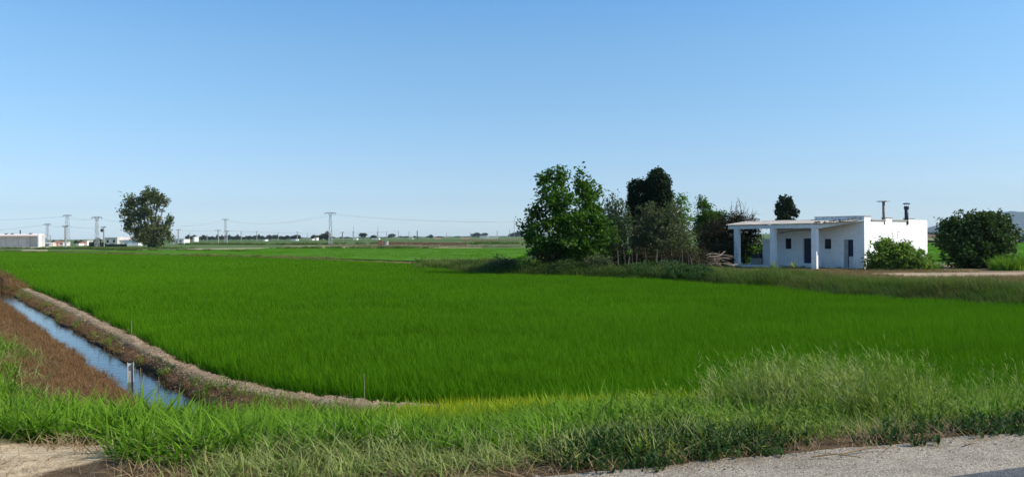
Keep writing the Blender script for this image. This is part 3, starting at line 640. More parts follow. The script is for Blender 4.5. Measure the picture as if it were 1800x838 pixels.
tree('broadleaf_tree', 'large leafy green tree at the left end of the grove, two peaks', baseat(992, 53.5, G0), lob(53.5, 992, G0, [
    (970, 320, 25, 21), (978, 350, 30, 28, -.6), (945, 378, 24, 18, .3), (934, 408, 22, 16), (975, 395, 34, 30, -.8), (1008, 388, 32, 30, -.9), (1024, 330, 15, 26, .3), (1048, 338, 13, 14, .3), (1038, 362, 24, 24), (1048, 395, 26, 34, -.5), (1015, 430, 42, 26, -.8), (955, 438, 34, 18, .2), (1060, 430, 20, 26), (990, 450, 40, 16), (988, 306, 9, 14)]),
    'green', .27, 20, 17, .33, .14, 'bark_dark', 11, trunks=[(0, 0), (.8, .4), (1.9, .6)], twigs=90, inner=.3, rough=.75)
tree('broadleaf_tree', 'grey green tree behind and right of the large leafy tree', baseat(1085, 60, G0), lob(60, 1085, G0, [(1080, 375, 20, 28), (1094, 405, 18, 30), (1078, 420, 22, 34)]),
    'grey', .20, 40, 15, .28, .13, 'bark_dark', 12, twigs=30)
tree('cypress_tree', 'lower dark domed cypress left of the tallest cypress', baseat(1124, 62, G0), lob(62, 1124, G0, [(1124, 344, 19, 29), (1118, 378, 16, 34), (1128, 410, 20, 40)]),
    'cypress', .20, 95, 20, .20, .2, 'bark_dark', 13, twigs=10, inner=.6, rough=.16)
tree('cypress_tree', 'tallest almost black cypress standing in the grove', baseat(1157, 61, G0), lob(61, 1157, G0, [(1157, 320, 19, 23), (1159, 348, 22, 34), (1155, 385, 24, 36), (1160, 425, 24, 40)]),
    'cypress', .20, 95, 20, .20, .22, 'bark_dark', 14, twigs=10, inner=.6, rough=.14)
tree('olive_tree', 'twiggy olive brown tree in front of the two cypresses', baseat(1165, 53.5, G0), lob(53.5, 1165, G0, [(1140, 372, 20, 20), (1170, 385, 28, 24, -.5), (1130, 405, 24, 26, -.3), (1190, 400, 26, 26), (1165, 420, 36, 26, -.8), (1205, 428, 20, 24), (1122, 432, 16, 26), (1183, 366, 12, 14), (1165, 448, 44, 20), (1130, 445, 20, 18)]),
    'olive', .16, 26, 16, .26, .12, 'bark_dark', 15, trunks=[(0, 0), (-1.2, .3), (1.2, .4), (.6, -.3)], twigs=160, inner=.15, rough=.5)
tree('sapling', 'light green sapling top between cypress and leafy shrub trees', baseat(1196, 59, G0), lob(59, 1196, G0, [(1198, 352, 12, 15), (1202, 374, 18, 16), (1184, 366, 12, 14), (1196, 410, 18, 40)]),
    'bright', .2, 24, 12, .24, .09, 'bark_dark', 16, twigs=25, rough=.5)
tree('broadleaf_tree', 'green pointed tree at the right end of the grove', baseat(1238, 71, G0), lob(71, 1238, G0, [(1236, 364, 13, 18), (1246, 384, 22, 18), (1230, 400, 16, 24), (1265, 385, 14, 16), (1250, 415, 24, 26)]),
    'green', .2, 36, 14, .26, .12, 'bark_dark', 17, twigs=30, rough=.5)
tree('dark_shrub', 'dark brownish tangled shrub with bare tips beside the porch', baseat(1290, 66, -1.1), lob(66, 1290, -1.1, [(1268, 400, 26, 24), (1292, 392, 24, 20), (1312, 410, 26, 26), (1275, 430, 34, 26), (1318, 436, 20, 24), (1300, 384, 12, 10), (1322, 395, 10, 14), (1285, 445, 40, 22), (1245, 415, 22, 24), (1242, 442, 26, 22)]),
    'brown', .16, 40, 14, .3, .1, 'bark_dark', 18, 'shrub', trunks=[(0, 0), (-1, .2), (1, .3)], twigs=120, rough=.45)
tb = thing('bare_sapling', 'leafless twiggy sapling sticking up above the dark shrub', 'sapling', baseat(1300, 66.6, G0))
mb = MB(); g = np.random.RandomState(5)
for i in range(26):
    px, py = (1294+g.normal(0, 9), 352+abs(g.normal(0, 16))) if i % 2 else (1320+g.normal(0, 6), 366+abs(g.normal(0, 14)))
    e = at(px, py, 66.6)-np.array(baseat(1300, 66.6, G0)); s = np.array([e[0]*.5, g.normal(0, .2), 2.2]); m_ = (s+e)/2+g.normal(0, .15, 3)
    mb.tube([s, m_, e], [.03, .022, .012], 4)
    for j in range(4): q = m_+(e-m_)*g.rand(); mb.tube([q, q+g.normal(0, .22, 3)+[0, 0, .18]], [.015, .008], 3)
mb.build('branch', M['bark'], tb); MB().tube([(0, 0, -.2), (.05, 0, 1.2), (0, 0, 2.6)], [.07, .06, .04]).build('trunk', M['bark'], tb)
tree('conifer', 'dark upright conifer rising behind the flat porch roof', baseat(1381, 74, G0), lob(74, 1381, G0, [(1368, 370, 4.5, 17), (1374, 362, 4, 19), (1381, 360, 4, 18), (1388, 361, 4, 18), (1394, 368, 5, 14, .3), (1378, 385, 14, 12), (1384, 396, 16, 14), (1381, 418, 14, 26), (1399, 374, 3.5, 8)]),
    'cypress', .16, 90, 20, .11, .16, 'bark_dark', 19, twigs=10, inner=.4, rough=.3)
tree('round_bush', 'big rounded dark fig bush standing right of the white house', baseat(1712, 57.5, G0), lob(57.5, 1712, G0, [(1680, 400, 28, 24), (1715, 398, 34, 25, -.5), (1750, 400, 28, 25), (1668, 425, 20, 26), (1690, 440, 34, 26, -.8), (1730, 435, 36, 30, -.9), (1762, 420, 20, 26), (1700, 458, 36, 14, -.6), (1735, 388, 20, 14)]),
    'fig', .30, 22, 15, .28, .12, 'bark_dark', 20, 'bush', trunks=[(0, 0), (-.7, .3), (.8, .2)], twigs=90, inner=.4, rough=.4)
tree('leafy_bush', 'sprawling light green bush against the sunlit side wall', baseat(1575, 55.3, -1.1), lob(55.3, 1575, -1.1, [(1550, 455, 24, 18), (1560, 438, 22, 16, .3), (1580, 452, 26, 20, -.4), (1603, 450, 24, 18), (1622, 460, 16, 12), (1562, 430, 14, 12, .4), (1590, 436, 14, 12), (1545, 464, 22, 10), (1595, 464, 40, 10)]),
    'shrub', .27, 30, 13, .26, .05, 'bark', 21, 'bush', trunks=[(0, 0), (-.8, 0), (.9, .1)], twigs=70, rough=.55)
gt = thing('flowering_weed', 'thin flowering stems poking up before the white side wall', 'weeds', baseat(1560, 57.2, -1.1)); mb = MB()
for i in range(16):
    px = 1535+g.rand()*62; e = at(px, 404+g.rand()*30, 57.2)-np.array(baseat(1560, 57.2, -1.1)); s = np.array([e[0]*.9+.1, 0, .2]); m_ = (s+e)/2+[.1, 0, 0]
    mb.tube([s, m_, e], [.013, .01, .006], 3)
    for j in range(7): q = m_+(e-m_)*g.rand(); mb.tube([q, q+g.normal(0, .13, 3)], [.018, .004], 3)
mb.build('stem', M['bark'], gt)
tree('eucalyptus_tree', 'tall lone eucalyptus with ragged crown on the left horizon', baseat(262, 250, -1.35), lob(250, 262, -1.35, [
    (264, 342, 20, 15), (278, 350, 14, 14), (248, 352, 16, 15), (228, 356, 14, 12, 1), (222, 372, 10, 16), (240, 380, 16, 18), (226, 396, 12, 14), (258, 372, 18, 16), (291, 356, 10, 6), (275, 405, 22, 20, -1), (296, 392, 9, 8), (292, 412, 12, 16), (256, 412, 20, 18, -1), (243, 408, 12, 12), (268, 425, 24, 10), (300, 383, 4, 4), (272, 388, 12, 12)]),
    'euca', .8, 1.7, 18, .9, .55, 'bark', 22, droop=.6, trunks=[(0, 0), (1.2, .5)], twigs=70, inner=.2, rough=.8, W=.5)

# stakes, brushwood and low shrubs below the trees
fn = thing('stick_fence', 'row of crooked weathered stakes under the olive brown tree', 'fence', baseat(1160, 51, G0))
for i in range(26):
    px = 1084+i*5.6+g.normal(0, 2); b = np.array(baseat(px, 50.8+g.normal(0, .4), G0))-np.array(baseat(1160, 51, G0)); h = g.uniform(.7, 1.7); l = g.normal(0, .18)
    MB().tube([b+[0, 0, -.1], b+[l*.5+g.normal(0, .04), 0, h*.5], b+[l, 0, h]], [.022, .02, .014], 5).build('stake', M['twig' if i % 3 == 0 else 'bark'], fn)
bp_ = thing('brushwood_pile', 'heap of bleached branches between the trees and the porch', 'brushwood', baseat(1245, 60, G0))
for i in range(34):
    p = np.array([g.normal(0, .9), g.normal(0, .4), abs(g.normal(.35, .25))]); d = np.array([g.normal(0, 1), g.normal(0, .5), g.normal(0, .18)]); d *= g.uniform(.5, 1.2)/np.linalg.norm(d)
    MB().tube([p-d, p+g.normal(0, .07, 3), p+d], [.05, .04, .02], 5).build('branch', M['twig' if i % 3 else 'bark'], bp_)
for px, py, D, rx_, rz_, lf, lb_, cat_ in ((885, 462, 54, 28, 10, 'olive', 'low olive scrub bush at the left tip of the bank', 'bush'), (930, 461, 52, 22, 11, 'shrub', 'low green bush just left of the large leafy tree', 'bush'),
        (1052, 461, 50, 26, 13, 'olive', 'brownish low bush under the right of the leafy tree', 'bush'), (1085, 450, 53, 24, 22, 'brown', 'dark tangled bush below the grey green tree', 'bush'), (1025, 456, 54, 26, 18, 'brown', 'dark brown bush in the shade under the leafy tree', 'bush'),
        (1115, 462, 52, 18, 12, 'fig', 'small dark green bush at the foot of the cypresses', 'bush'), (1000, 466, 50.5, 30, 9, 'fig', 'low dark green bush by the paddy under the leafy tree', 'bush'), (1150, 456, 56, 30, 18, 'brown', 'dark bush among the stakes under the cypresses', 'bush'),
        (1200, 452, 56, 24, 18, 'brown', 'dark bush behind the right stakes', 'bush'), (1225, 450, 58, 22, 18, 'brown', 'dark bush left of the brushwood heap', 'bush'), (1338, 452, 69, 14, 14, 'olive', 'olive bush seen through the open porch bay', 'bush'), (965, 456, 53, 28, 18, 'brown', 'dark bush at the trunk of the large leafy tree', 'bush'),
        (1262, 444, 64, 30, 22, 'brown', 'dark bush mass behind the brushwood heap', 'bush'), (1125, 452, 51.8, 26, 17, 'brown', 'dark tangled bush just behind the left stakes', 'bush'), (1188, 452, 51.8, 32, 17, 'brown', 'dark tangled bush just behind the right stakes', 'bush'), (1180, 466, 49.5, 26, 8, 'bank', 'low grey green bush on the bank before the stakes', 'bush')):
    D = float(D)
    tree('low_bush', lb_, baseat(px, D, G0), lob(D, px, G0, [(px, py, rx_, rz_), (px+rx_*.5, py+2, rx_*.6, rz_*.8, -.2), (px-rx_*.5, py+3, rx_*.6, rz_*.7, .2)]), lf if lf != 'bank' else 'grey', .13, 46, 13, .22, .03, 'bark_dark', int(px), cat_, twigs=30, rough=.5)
ax = baseat(1395, 53.2, -.95); ag = thing('spiky_plant', 'pale spiky agave like plant in front of the porch wall', 'plant', ax)
for i in range(16):
    a = g.rand()*6.28; l = g.uniform(.35, .75); le = g.uniform(.2, .8); v, q, t_, tp = blades(np.array([[0, 0, .1]]), np.array([a]), np.array([l]), np.array([.09]), np.array([le]), np.array([.2]), 4)
    link('leaf', mesh('leaf', v, [q, t_], [M['pale']], False, {'tip': tp}), ag)
ax = baseat(1361, 53.5, -.95); ag = thing('pale_weed', 'whitish upright weed before the middle porch pillar', 'plant', ax)
for i in range(12):
    v, q, t_, tp = blades(np.array([[g.normal(0, .12), 0, .05]]), np.array([g.rand()*6.28]), np.array([g.uniform(.4, .9)]), np.array([.07]), np.array([g.uniform(0, .4)]), np.array([.1]), 4)
    link('leaf', mesh('leaf', v, [q, t_], [M['pale']], False, {'tip': tp}), ag)
# cane grass on the right
g2 = np.random.RandomState(3)
M['cane'] = foliage('cane_leaves', (.05, .14, .01), (.19, .32, .03), .4)
source('cane', [clump('cane_tuft', M['cane'], 26, .35, (.7, 1.3), (.03, .05), (.05, .35), (.1, .7), 4, 160+i) for i in range(3)])
P = np.array([at(1744+g2.rand()*80, 440, 52.5+g2.rand()*3) for _ in range(60)]); P[:, 2] = -1.1
scatter('cane_grass', 'cane', P, g2.uniform(.7, 1.2, 60), 'tall yellow green cane grass right of the round bush', 'grass')
P = np.array([at(1615+g2.rand()*40, 440, 55+g2.rand()*3) for _ in range(26)]); P[:, 2] = -1.15
scatter('cane_grass', 'cane', P, g2.uniform(.35, .7, 26), 'short bright grass between the leafy bush and round bush', 'grass')

# ------------------------------------------------------------------ white farmhouse
def plaster():
    m, nt, b, out = newmat('whitewash'); L = nt.links; tc = nt.nodes.new('ShaderNodeTexCoord')
    n = noise(nt, 1.6, 7, .7, tc.outputs['Object']); n2 = noise(nt, 9, 6, .75, tc.outputs['Object'])
    mp = nt.nodes.new('ShaderNodeMapping'); mp.inputs['Scale'].default_value = (5, 5, .5); L.new(tc.outputs['Object'], mp.inputs[0]); n3 = noise(nt, 1.5, 6, .7, mp.outputs[0])
    r = ramp(nt, [(.36, (.80, .80, .79)), (.52, (.90, .90, .89))]); L.new(n.outputs[0], r.inputs[0])
    r2 = ramp(nt, [(.29, (.36, .33, .29)), (.40, (1, 1, 1))]); L.new(n2.outputs[0], r2.inputs[0])
    r3 = ramp(nt, [(.34, (.50, .47, .43)), (.52, (1, 1, 1))]); L.new(n3.outputs[0], r3.inputs[0])
    sep = nt.nodes.new('ShaderNodeSeparateXYZ'); L.new(tc.outputs['Object'], sep.inputs[0])
    hi = mathn(nt, 'MULTIPLY', mathn(nt, 'SUBTRACT', sep.outputs[2], 3.1), 1.2, True)
    lo = mathn(nt, 'MULTIPLY', mathn(nt, 'SUBTRACT', .9, sep.outputs[2]), 1.2, True)
    c = mixc(nt, .8, r.outputs[0], r2.outputs[0], 'MULTIPLY'); st = mixc(nt, mathn(nt, 'ADD', hi, lo, True), (1, 1, 1), r3.outputs[0]); c = mixc(nt, .9, c, st, 'MULTIPLY')
    L.new(c, b.inputs['Base Color']); b.inputs['Roughness'].default_value = .9; b.inputs['Specular IOR Level'].default_value = .2
    bp = nt.nodes.new('ShaderNodeBump'); bp.inputs['Strength'].default_value = .5; bp.inputs['Distance'].default_value = .03; L.new(n2.outputs[0], bp.inputs['Height']); L.new(bp.outputs[0], b.inputs['Normal'])
    return m
M['plaster'] = plaster(); M['blue_paint'] = solid('navy_paint', (.012, .020, .055), .6, (.025, .035, .08), 5); M['glass'] = solid('dark_glass', (.015, .02, .03), .1)
M['grey_paint'] = solid('grey_door_paint', (.30, .31, .33), .7, (.40, .41, .42), 3); M['white_paint'] = solid('white_door_paint', (.60, .61, .62), .6, (.75, .75, .75), 3)
M['fibre'] = solid('fibre_cement', (.27, .245, .215), .95, (.46, .42, .375), 1.5, .4, 15); M['tile_edge'] = solid('coping_tile', (.30, .26, .22), .9, (.45, .40, .34), 6)
M['rust'] = solid('rusty_pipe', (.16, .12, .10), .7, (.30, .27, .25), 5, metal=.2)
th = math.atan2(-.78, .62); HB = onz(1435, 473, -1.15); HZ = -1.15
house = thing('farmhouse', 'white flat roofed farmhouse with pillared porch', 'house', (HB[0], HB[1], HZ), th)
WX0, WX1, WY0, WY1 = -5.5, 2.53, 2.5, 13.72
TOP = 3.72
def wall_with_openings(x0, x1, z0, z1, y0, y1, holes):
    """front wall as boxes round rectangular openings"""
    mb = MB(); xs_ = sorted(set([x0, x1]+[h[0] for h in holes]+[h[1] for h in holes]))
    for a, b in zip(xs_[:-1], xs_[1:]):
        hs = [h for h in holes if h[0] <= a+1e-6 and h[1] >= b-1e-6]
        if not hs: mb.box(a, y0, z0, b, y1, z1)
        for h in hs:
            if h[2] > z0+.01: mb.box(a, y0, z0, b, y1, h[2])
            mb.box(a, y0, h[3], b, y1, z1)
    return mb
D1, D2, W1, W2 = (-2.62, -1.83, .33, 2.37), (.9, 1.66, .08, 2.27), (-4.16, -3.6, 1.50, 2.37), (-.7, -.13, 1.53, 2.33)
holes = [D1, D2, W1, W2]
wall_with_openings(WX0, WX1, -.3, TOP, WY0, WY0+.28, holes).build('front_wall', M['plaster'], house)
def roughwall(x0, y0, x1, y1, z0, z1, t, n=24, amp=.012):
    return MB().box(min(x0, x1), min(y0, y1), z0, max(x0, x1), max(y0, y1), z1)
mb = MB(); mb.box(WX1-.28, WY0+.28, -.3, WX1, WY1-.28, TOP); mb.build('side_wall', M['plaster'], house)
MB().box(WX0, WY0+.28, -.3, WX0+.28, WY1-.28, TOP).build('side_wall', M['plaster'], house)
MB().box(WX0, WY1-.28, -.3, WX1, WY1, TOP).build('rear_wall', M['plaster'], house)
# parapet piers on the sunny side, coping tiles in the dips between
for (a, b, h) in ((2.5, 3.55, 4.10), (6.0, 7.18, 4.0), (9.84, 11.2, 3.98)):
    MB().box(WX1-.30, a, TOP, WX1+.003, b, h-.04).build('parapet_pier', M['plaster'], house); MB().box(WX1-.34, a-.03, h-.04, WX1+.05, b+.04, h).build('coping', M['tile_edge'], house)
MB().box(WX1-.28, 11.2, TOP, WX1-.03, WY1, 3.84).build('parapet', M['plaster'], house)
for (a, b) in ((3.58, 5.97), (7.21, 9.81)):
    n = int((b-a)/.3)
    for i in range(n): y0 = a+(b-a)*i/n; MB().box(WX1-.42, y0+.01, TOP+.003, WX1+.07, y0+(b-a)/n-.01, TOP+.09+.02*g.rand()).build('coping_tile', M['tile_edge'], house)
MB().box(-1.51, WY0-.02, 3.72, WX1-.31, WY0+.25, 4.08).build('front_parapet', M['plaster'], house); MB().box(-1.55, WY0-.05, 4.08, WX1-.36, WY0+.28, 4.115).build('coping', M['tile_edge'], house)
MB().box(WX0, WY0+.3, 3.55, WX1-.3, WY1-.3, 3.62).build('flat_roof', M['fibre'], house)
# porch: pillars, beams, plinth and corrugated sheets
for x in (-.2, -3.8, -7.23): MB().box(x-.21, 0, -.2, x+.21, .36, 3.2).build('pillar', M['plaster'], house)
MB().box(-8.0, -.03, 3.2, .1, .38, 3.50).build('front_beam', M['plaster'], house)
q0, q1 = np.array([.10, .16]), np.array([WX1-.03, WY0-.02]); nrm_ = np.array([q1[1]-q0[1], -(q1[0]-q0[0])]); nrm_ = nrm_/np.linalg.norm(nrm_)
def diag(w0, w1, za, zb, zc_, zd):
    v = []
    for p, lo_, hi_ in ((q0, za, zb), (q1, zc_, zd)):
        for w_ in (w0, w1):
            for z in (lo_, hi_): v.append((p[0]+nrm_[0]*w_, p[1]+nrm_[1]*w_, z))
    return MB().add(v, [(0, 1, 3, 2), (4, 6, 7, 5), (0, 4, 5, 1), (2, 3, 7, 6), (0, 2, 6, 4), (1, 5, 7, 3)])
diag(-.2, 0, 3.19, 3.47, 3.74, 3.80).build('side_beam', M['plaster'], house); diag(.0, .09, 3.16, 3.22, 3.70, 3.75).build('ledge', M['plaster'], house)
MB().box(-8.0, 0.02, -.25, -3.6, 2.9, .16).build('porch_floor', M['plaster'], house)
MB().box(-3.58, 2.1, -.25, -1.4, 2.49, .2).build('step', M['plaster'], house)
def corr(x0, x1, y0, z0, y1, z1, pitch=.177, amp=.028):
    n = int((x1-x0)/pitch*6); v = []; 
    for (yy, zz) in ((y0, z0), (y1, z1)):
        for dz in (0, -.012):
            for i in range(n+1): x = x0+(x1-x0)*i/n; v.append((x, yy, zz+dz+amp*math.cos(2*PI*(x)/pitch)))
    m = n+1; f = []
    for i in range(n): f += [(i, i+1, i+1+2*m, i+2*m), (i+m+1, i+m, i+3*m, i+1+3*m), (i+1, i, i+m, i+m+1), (i+2*m, i+1+2*m, i+1+3*m, i+3*m)]
    return MB().add(v, f)
x = -8.15
while x < WX1-.5:
    x1 = min(x+.95, WX1-.12); y0 = -.14 if x < -.1 else (-.1+ (x-(-.1))/2.6*2.2); y0 = y0 if x < -.3 else max(y0, .0)
    zf = lambda y: 3.57+(3.84-3.57)*(y+.14)/2.74
    q = corr(x, x1+.03, y0+g.normal(0, .015), zf(y0)+g.normal(0, .006), 2.62, zf(2.62)+(0 if x > -6 else .02)); q.build('roof_sheet', M['fibre'], house); x += .95
x = -8.15
while x < -1.6:
    x1 = x+.95; corr(x, x1+.03, 2.5, 3.87, 5.2 if x < -5.5 else 4.2, 3.93 if x < -5.5 else 3.9).build('roof_sheet', M['fibre'], house); x += .95
for i, xx in enumerate(np.linspace(-7.9, -.3, 9)): MB().add([(xx-.04, 0.38, 3.42), (xx+.04, 0.38, 3.42), (xx+.04, .38, 3.52), (xx-.04, .38, 3.52), (xx-.04, 2.5, 3.68), (xx+.04, 2.5, 3.68), (xx+.04, 2.5, 3.78), (xx-.04, 2.5, 3.78)], [(0, 1, 2, 3), (5, 4, 7, 6), (0, 4, 5, 1), (3, 2, 6, 7), (0, 3, 7, 4), (1, 5, 6, 2)]).build('rafter', M['bark'], house)
for i in range(30):   # broken tile crumbs and moss along the sheet edge by the wall
    xx = g.uniform(-.1, 2.2); yy = -.1+(xx+.1)/2.6*2.2+g.uniform(0, .25); s_ = g.uniform(.04, .1)
    MB().box(xx-s_, yy-s_, zf(yy)+.02, xx+s_, yy+s_, zf(yy)+.05+s_*.6).build('roof_rubble', M['fibre' if i % 2 else 'bark'], house)
MB().box(-6.3, 2.5, -.2, -5.53, 2.72, 2.35).build('stub_wall', M['plaster'], house)
for (h, nm) in ((W1, 'window'), (W2, 'window')):
    wdw = link(nm, MB().box(h[0]+.05, 2.68, h[2]+.05, h[1]-.05, 2.70, h[3]-.05).mesh('pane', M['glass']), house)
    mb = MB(); mb.box(h[0]+.001, 2.62, h[2]+.001, h[0]+.05, 2.72, h[3]-.001).box(h[1]-.05, 2.62, h[2]+.001, h[1]-.001, 2.72, h[3]-.001).box(h[0]+.05, 2.62, h[2]+.001, h[1]-.05, 2.72, h[2]+.05).box(h[0]+.05, 2.62, h[3]-.05, h[1]-.05, 2.72, h[3]-.001)
    mb.build('frame', M['blue_paint'], wdw)
    for i in range(1, 5): xx = h[0]+(h[1]-h[0])*i/5; MB().tube([(xx, 2.54, h[2]), (xx, 2.54, h[3])], .011, 6).build('bar', M['dark_metal'], wdw)
    MB().box(h[0]-.04, 2.44, h[2]-.06, h[1]+.04, 2.498, h[2]-.004).build('sill', M['plaster'], wdw)
dr = link('door', MB().box(D1[0]+.12, 2.60, D1[2]+.01, D1[1]-.002, 2.65, D1[3]-.005).mesh('door', M['blue_paint']), house)
MB().box(D1[0]+.003, 2.56, D1[2]+.003, D1[0]+.12, 2.68, D1[3]-.003).build('frame', M['white_paint'], dr)
for z in (.55, 1.4): MB().box(D1[0]+.2, 2.585, z, D1[1]-.1, 2.60, z+.7).build('panel', M['blue_paint'], dr)
MB().tube([(D1[0]+.2, 2.56, 1.35), (D1[0]+.28, 2.56, 1.35)], .015).build('handle', M['dark_metal'], dr)
d2 = link('door', MB().box(D2[0]+.36, 2.60, .95, D2[1]-.003, 2.65, D2[3]-.004).mesh('door', M['blue_paint']), house); d2['label'] = 'half open door, navy panel for the dark upper opening over a white lower leaf'  # navy panel paints the dark of the open upper half
MB().box(D2[0]+.003, 2.58, .1, D2[0]+.36, 2.63, D2[3]-.004).build('side_leaf', M['grey_paint'], d2)
MB().box(D2[0]+.363, 2.585, .1, D2[1]-.004, 2.635, .94).build('lower_leaf', M['white_paint'], d2)
MB().box(D2[0]+.33, 2.55, .1, D2[0]+.38, 2.579, D2[3]-.004).build('rail', M['dark_metal'], d2)
MB().tube([(-5.05, 2.47, .1), (-5.05, 2.47, 2.75), (-4.4, 2.47, 2.85), (-3.3, 2.47, 3.02), (-1.2, 2.47, 3.05)], .018, 5).build('cable', M['wire'], house)
MB().tube([(-5.2, 2.1, 3.35), (-5.2, 2.1, 3.1)], .02).build('lamp_rod', M['dark_metal'], house); MB().tube([(-5.2, 2.1, 3.1), (-5.2, 2.1, 3.04), (-5.2, 2.1, 2.6)], [.03, .08, .08], 8).build('lamp', M['dark_metal'], house)
for (yy, kind) in ((5.8, 0), (9.85, 1)):
    if kind == 0:
        p = MB(); p.tube([(WX1-.05, yy, 3.45), (WX1-.05, yy, 5.22)], .10, 10); c_ = link('flue', p.mesh('flue', M['rust'], True), house); MB().box(WX1-.42, yy-.36, 5.25, WX1+.34, yy+.36, 5.31).build('cap', M['tile_edge'], c_)
        MB().box(WX1-.13, yy-.08, 5.2, WX1+.03, yy+.08, 5.25).build('cap_support', M['rust'], c_)
    else:
        p = MB(); p.tube([(WX1-.05, yy, 3.45), (WX1-.05, yy, 4.85)], .15, 10); c_ = link('flue', p.mesh('flue', M['dark_metal'], True), house)
        MB().tube([(WX1-.05, yy, 4.7), (WX1-.05, yy, 4.75), (WX1-.05, yy, 4.92), (WX1-.05, yy, 4.97)], [.16, .2, .2, .15], 12).build('collar', M['dark_metal'], c_)
        MB().tube([(WX1-.05, yy, 5.14), (WX1-.05, yy, 5.20), (WX1-.05, yy, 5.24)], [.28, .28, .16], 12).build('cowl', M['dark_metal'], c_)
        for k in range(3): a = k*2.1; MB().bar((WX1-.05+.14*math.cos(a), yy+.14*math.sin(a), 4.95), (WX1-.05+.2*math.cos(a), yy+.2*math.sin(a), 5.15), .02).build('stay', M['dark_metal'], c_)
# things in the open bay
bx = onz(1338, 464, -1.0)
q = thing('dark_trough', 'black low tank standing in the open bay of the porch', 'tank', (HB[0]+math.cos(th)*-6.7-math.sin(th)*3.9, HB[1]+math.sin(th)*-6.7+math.cos(th)*3.9, HZ), th)
MB().box(-1.0, -.4, 0.1, .9, .5, .95).build('body', M['dark_metal'], q); MB().box(-1.05, -.45, .95, .95, .55, 1.02).build('rim', M['dark_metal'], q)
q = thing('stone_block', 'low grey block beside the left porch pillar', 'block', (HB[0]+math.cos(th)*-7.0-math.sin(th)*1.6, HB[1]+math.sin(th)*-7.0+math.cos(th)*1.6, HZ+.15), th)
MB().box(0.3, -.3, 0, 1.0, .3, .55).build('lower_block', M['concrete'], q); MB().box(.35, -.25, .55, .9, .25, .85).build('upper_block', M['dark_metal'], q)

def pebble(seed, mat='pebble'):
    g_ = np.random.RandomState(seed); v = np.array([(1, 0, 0), (-1, 0, 0), (0, 1, 0), (0, -1, 0), (0, 0, .6), (0, 0, -.4), (.6, .6, .3), (-.6, .6, .3), (.6, -.6, .3), (-.6, -.6, .3)])*g_.uniform(.7, 1.3, (10, 1))*[1, .8, .7]
    f_ = [(4, 6, 2), (4, 2, 7), (4, 7, 1), (4, 1, 9), (4, 9, 3), (4, 3, 8), (4, 8, 0), (4, 0, 6), (5, 2, 0), (5, 1, 2), (5, 3, 1), (5, 0, 3), (0, 2, 6), (2, 1, 7), (1, 3, 9), (3, 0, 8)]
    return MB().add(v, f_).mesh(mat, M[mat])
M['pebble'] = solid('pebble_stone', (.22, .19, .16), .9, (.50, .45, .38), 1.2)
source('pebble', [pebble(i) for i in range(4)])
M['clod'] = solid('dry_earth_clod', (.15, .09, .05), 1, (.46, .33, .22), .9)
source('clod', [pebble(20+i, 'clod') for i in range(4)])
aa = g.uniform(-52, -9, 9000); nn2 = g.normal(4.60, .25, 9000); x = ND[0]*nn2+TD[0]*aa; y = ND[1]*nn2+TD[1]*aa; kk = np.abs(polydist(K, x, y)) < .8; x, y = x[kk], y[kk]
x2 = g.uniform(-7.5, 0, 3500); y2 = np.interp(x2, [-7.9, -6.7, -5.6, -4.2, -3, -1.9, 0], [17.1, 15.7, 14.6, 13.45, 12.85, 12.45, 12.1])+g.normal(-.08, .25, 3500); x = np.concatenate([x, x2]); y = np.concatenate([y, y2])
scatter('earth_clods', 'clod', np.stack([x, y, height(x, y)], 1), np.exp(g.normal(-4.5, .5, len(x))), 'crumbly dry earth clods on the paddy dyke', 'soil', tilt=.5)
x = g.uniform(-6, 6.5, 1500); y = redge(x)+np.where(x > -2.4, -abs(g.normal(0, .22, 1500)), g.uniform(-.9, 2, 1500)); zz = np.where(y < redge(x), .016, height(x, y))
k = (y > 3.8) & (y < 8); scatter('gravel', 'pebble', np.stack([x, y, zz], 1)[k], np.exp(g.normal(-5.2, .45, k.sum())), 'loose gravel and pebbles along the road edge', 'gravel', tilt=.4)

# ------------------------------------------------------------------ posts and sticks near the canal
M['post'] = solid('weathered_pvc', (.30, .31, .29), .4, (.48, .49, .46), 9, .2, 30)
pb = onz(230, 684, -1.62); pt_ = thing('canal_post', 'short whitish square post standing in the canal water', 'post', (pb[0], pb[1], -1.7), .5)
hh = CZ+ray(230, 633)[2]*pb[1]/ray(230, 633)[1]+1.7
mb = MB(); mb.box(-.065, -.05, 0, -.045, .05, hh-.05).box(.045, -.05, 0, .065, .05, hh-.05).box(-.045, .03, 0, .045, .05, hh-.07); mb.build('channel', M['post'], pt_); MB().box(-.045, -.02, .0, .045, .02, hh-.22).build('board', M['concrete'], pt_)
for px_, py_, a_, l_, lb_ in ((1530, 792, .25, .5, 'long dry reed stalk lying on the left part of the road edge'), (1720, 777, .4, .3, 'short dry reed stalk lying on the road edge near the right'), (1470, 803, -.1, .35, 'bent dry stalk on the road edge below the dark weeds')):
    b_ = onz(px_, py_, .03); c_, s_ = math.cos(a_)*l_/2, math.sin(a_)*l_/2
    tag(MB().tube([(-c_, -s_, 0), (0, .02, .02), (c_, s_, .005)], [.007, .006, .003], 5).build('dry_stalk', M['straw'], None, tuple(b_)), lb_, 'stalk')
def stick(nm, lab_, px, p0, p1, z0, r=.012, mat='twig'):
    b = onz(px, p0, z0); d = ray(px, p1); top = CZ+d[2]*b[1]/d[1]; t_ = MB().tube([(0, 0, -.1), (.01, 0, (top-z0)*.5), (0.0, 0, top-z0)], r, 6).build(nm, M[mat], None, tuple(b)); tag(t_, lab_, 'stick')
stick('thin_stake', 'thin pale stake at the dark paddy edge, left of centre', 231, 590, 562, -1.2, .008)
stick('thin_stake', 'thin pale stake in the rice near the dyke bend', 640, 706, 656, -1.2, .005)
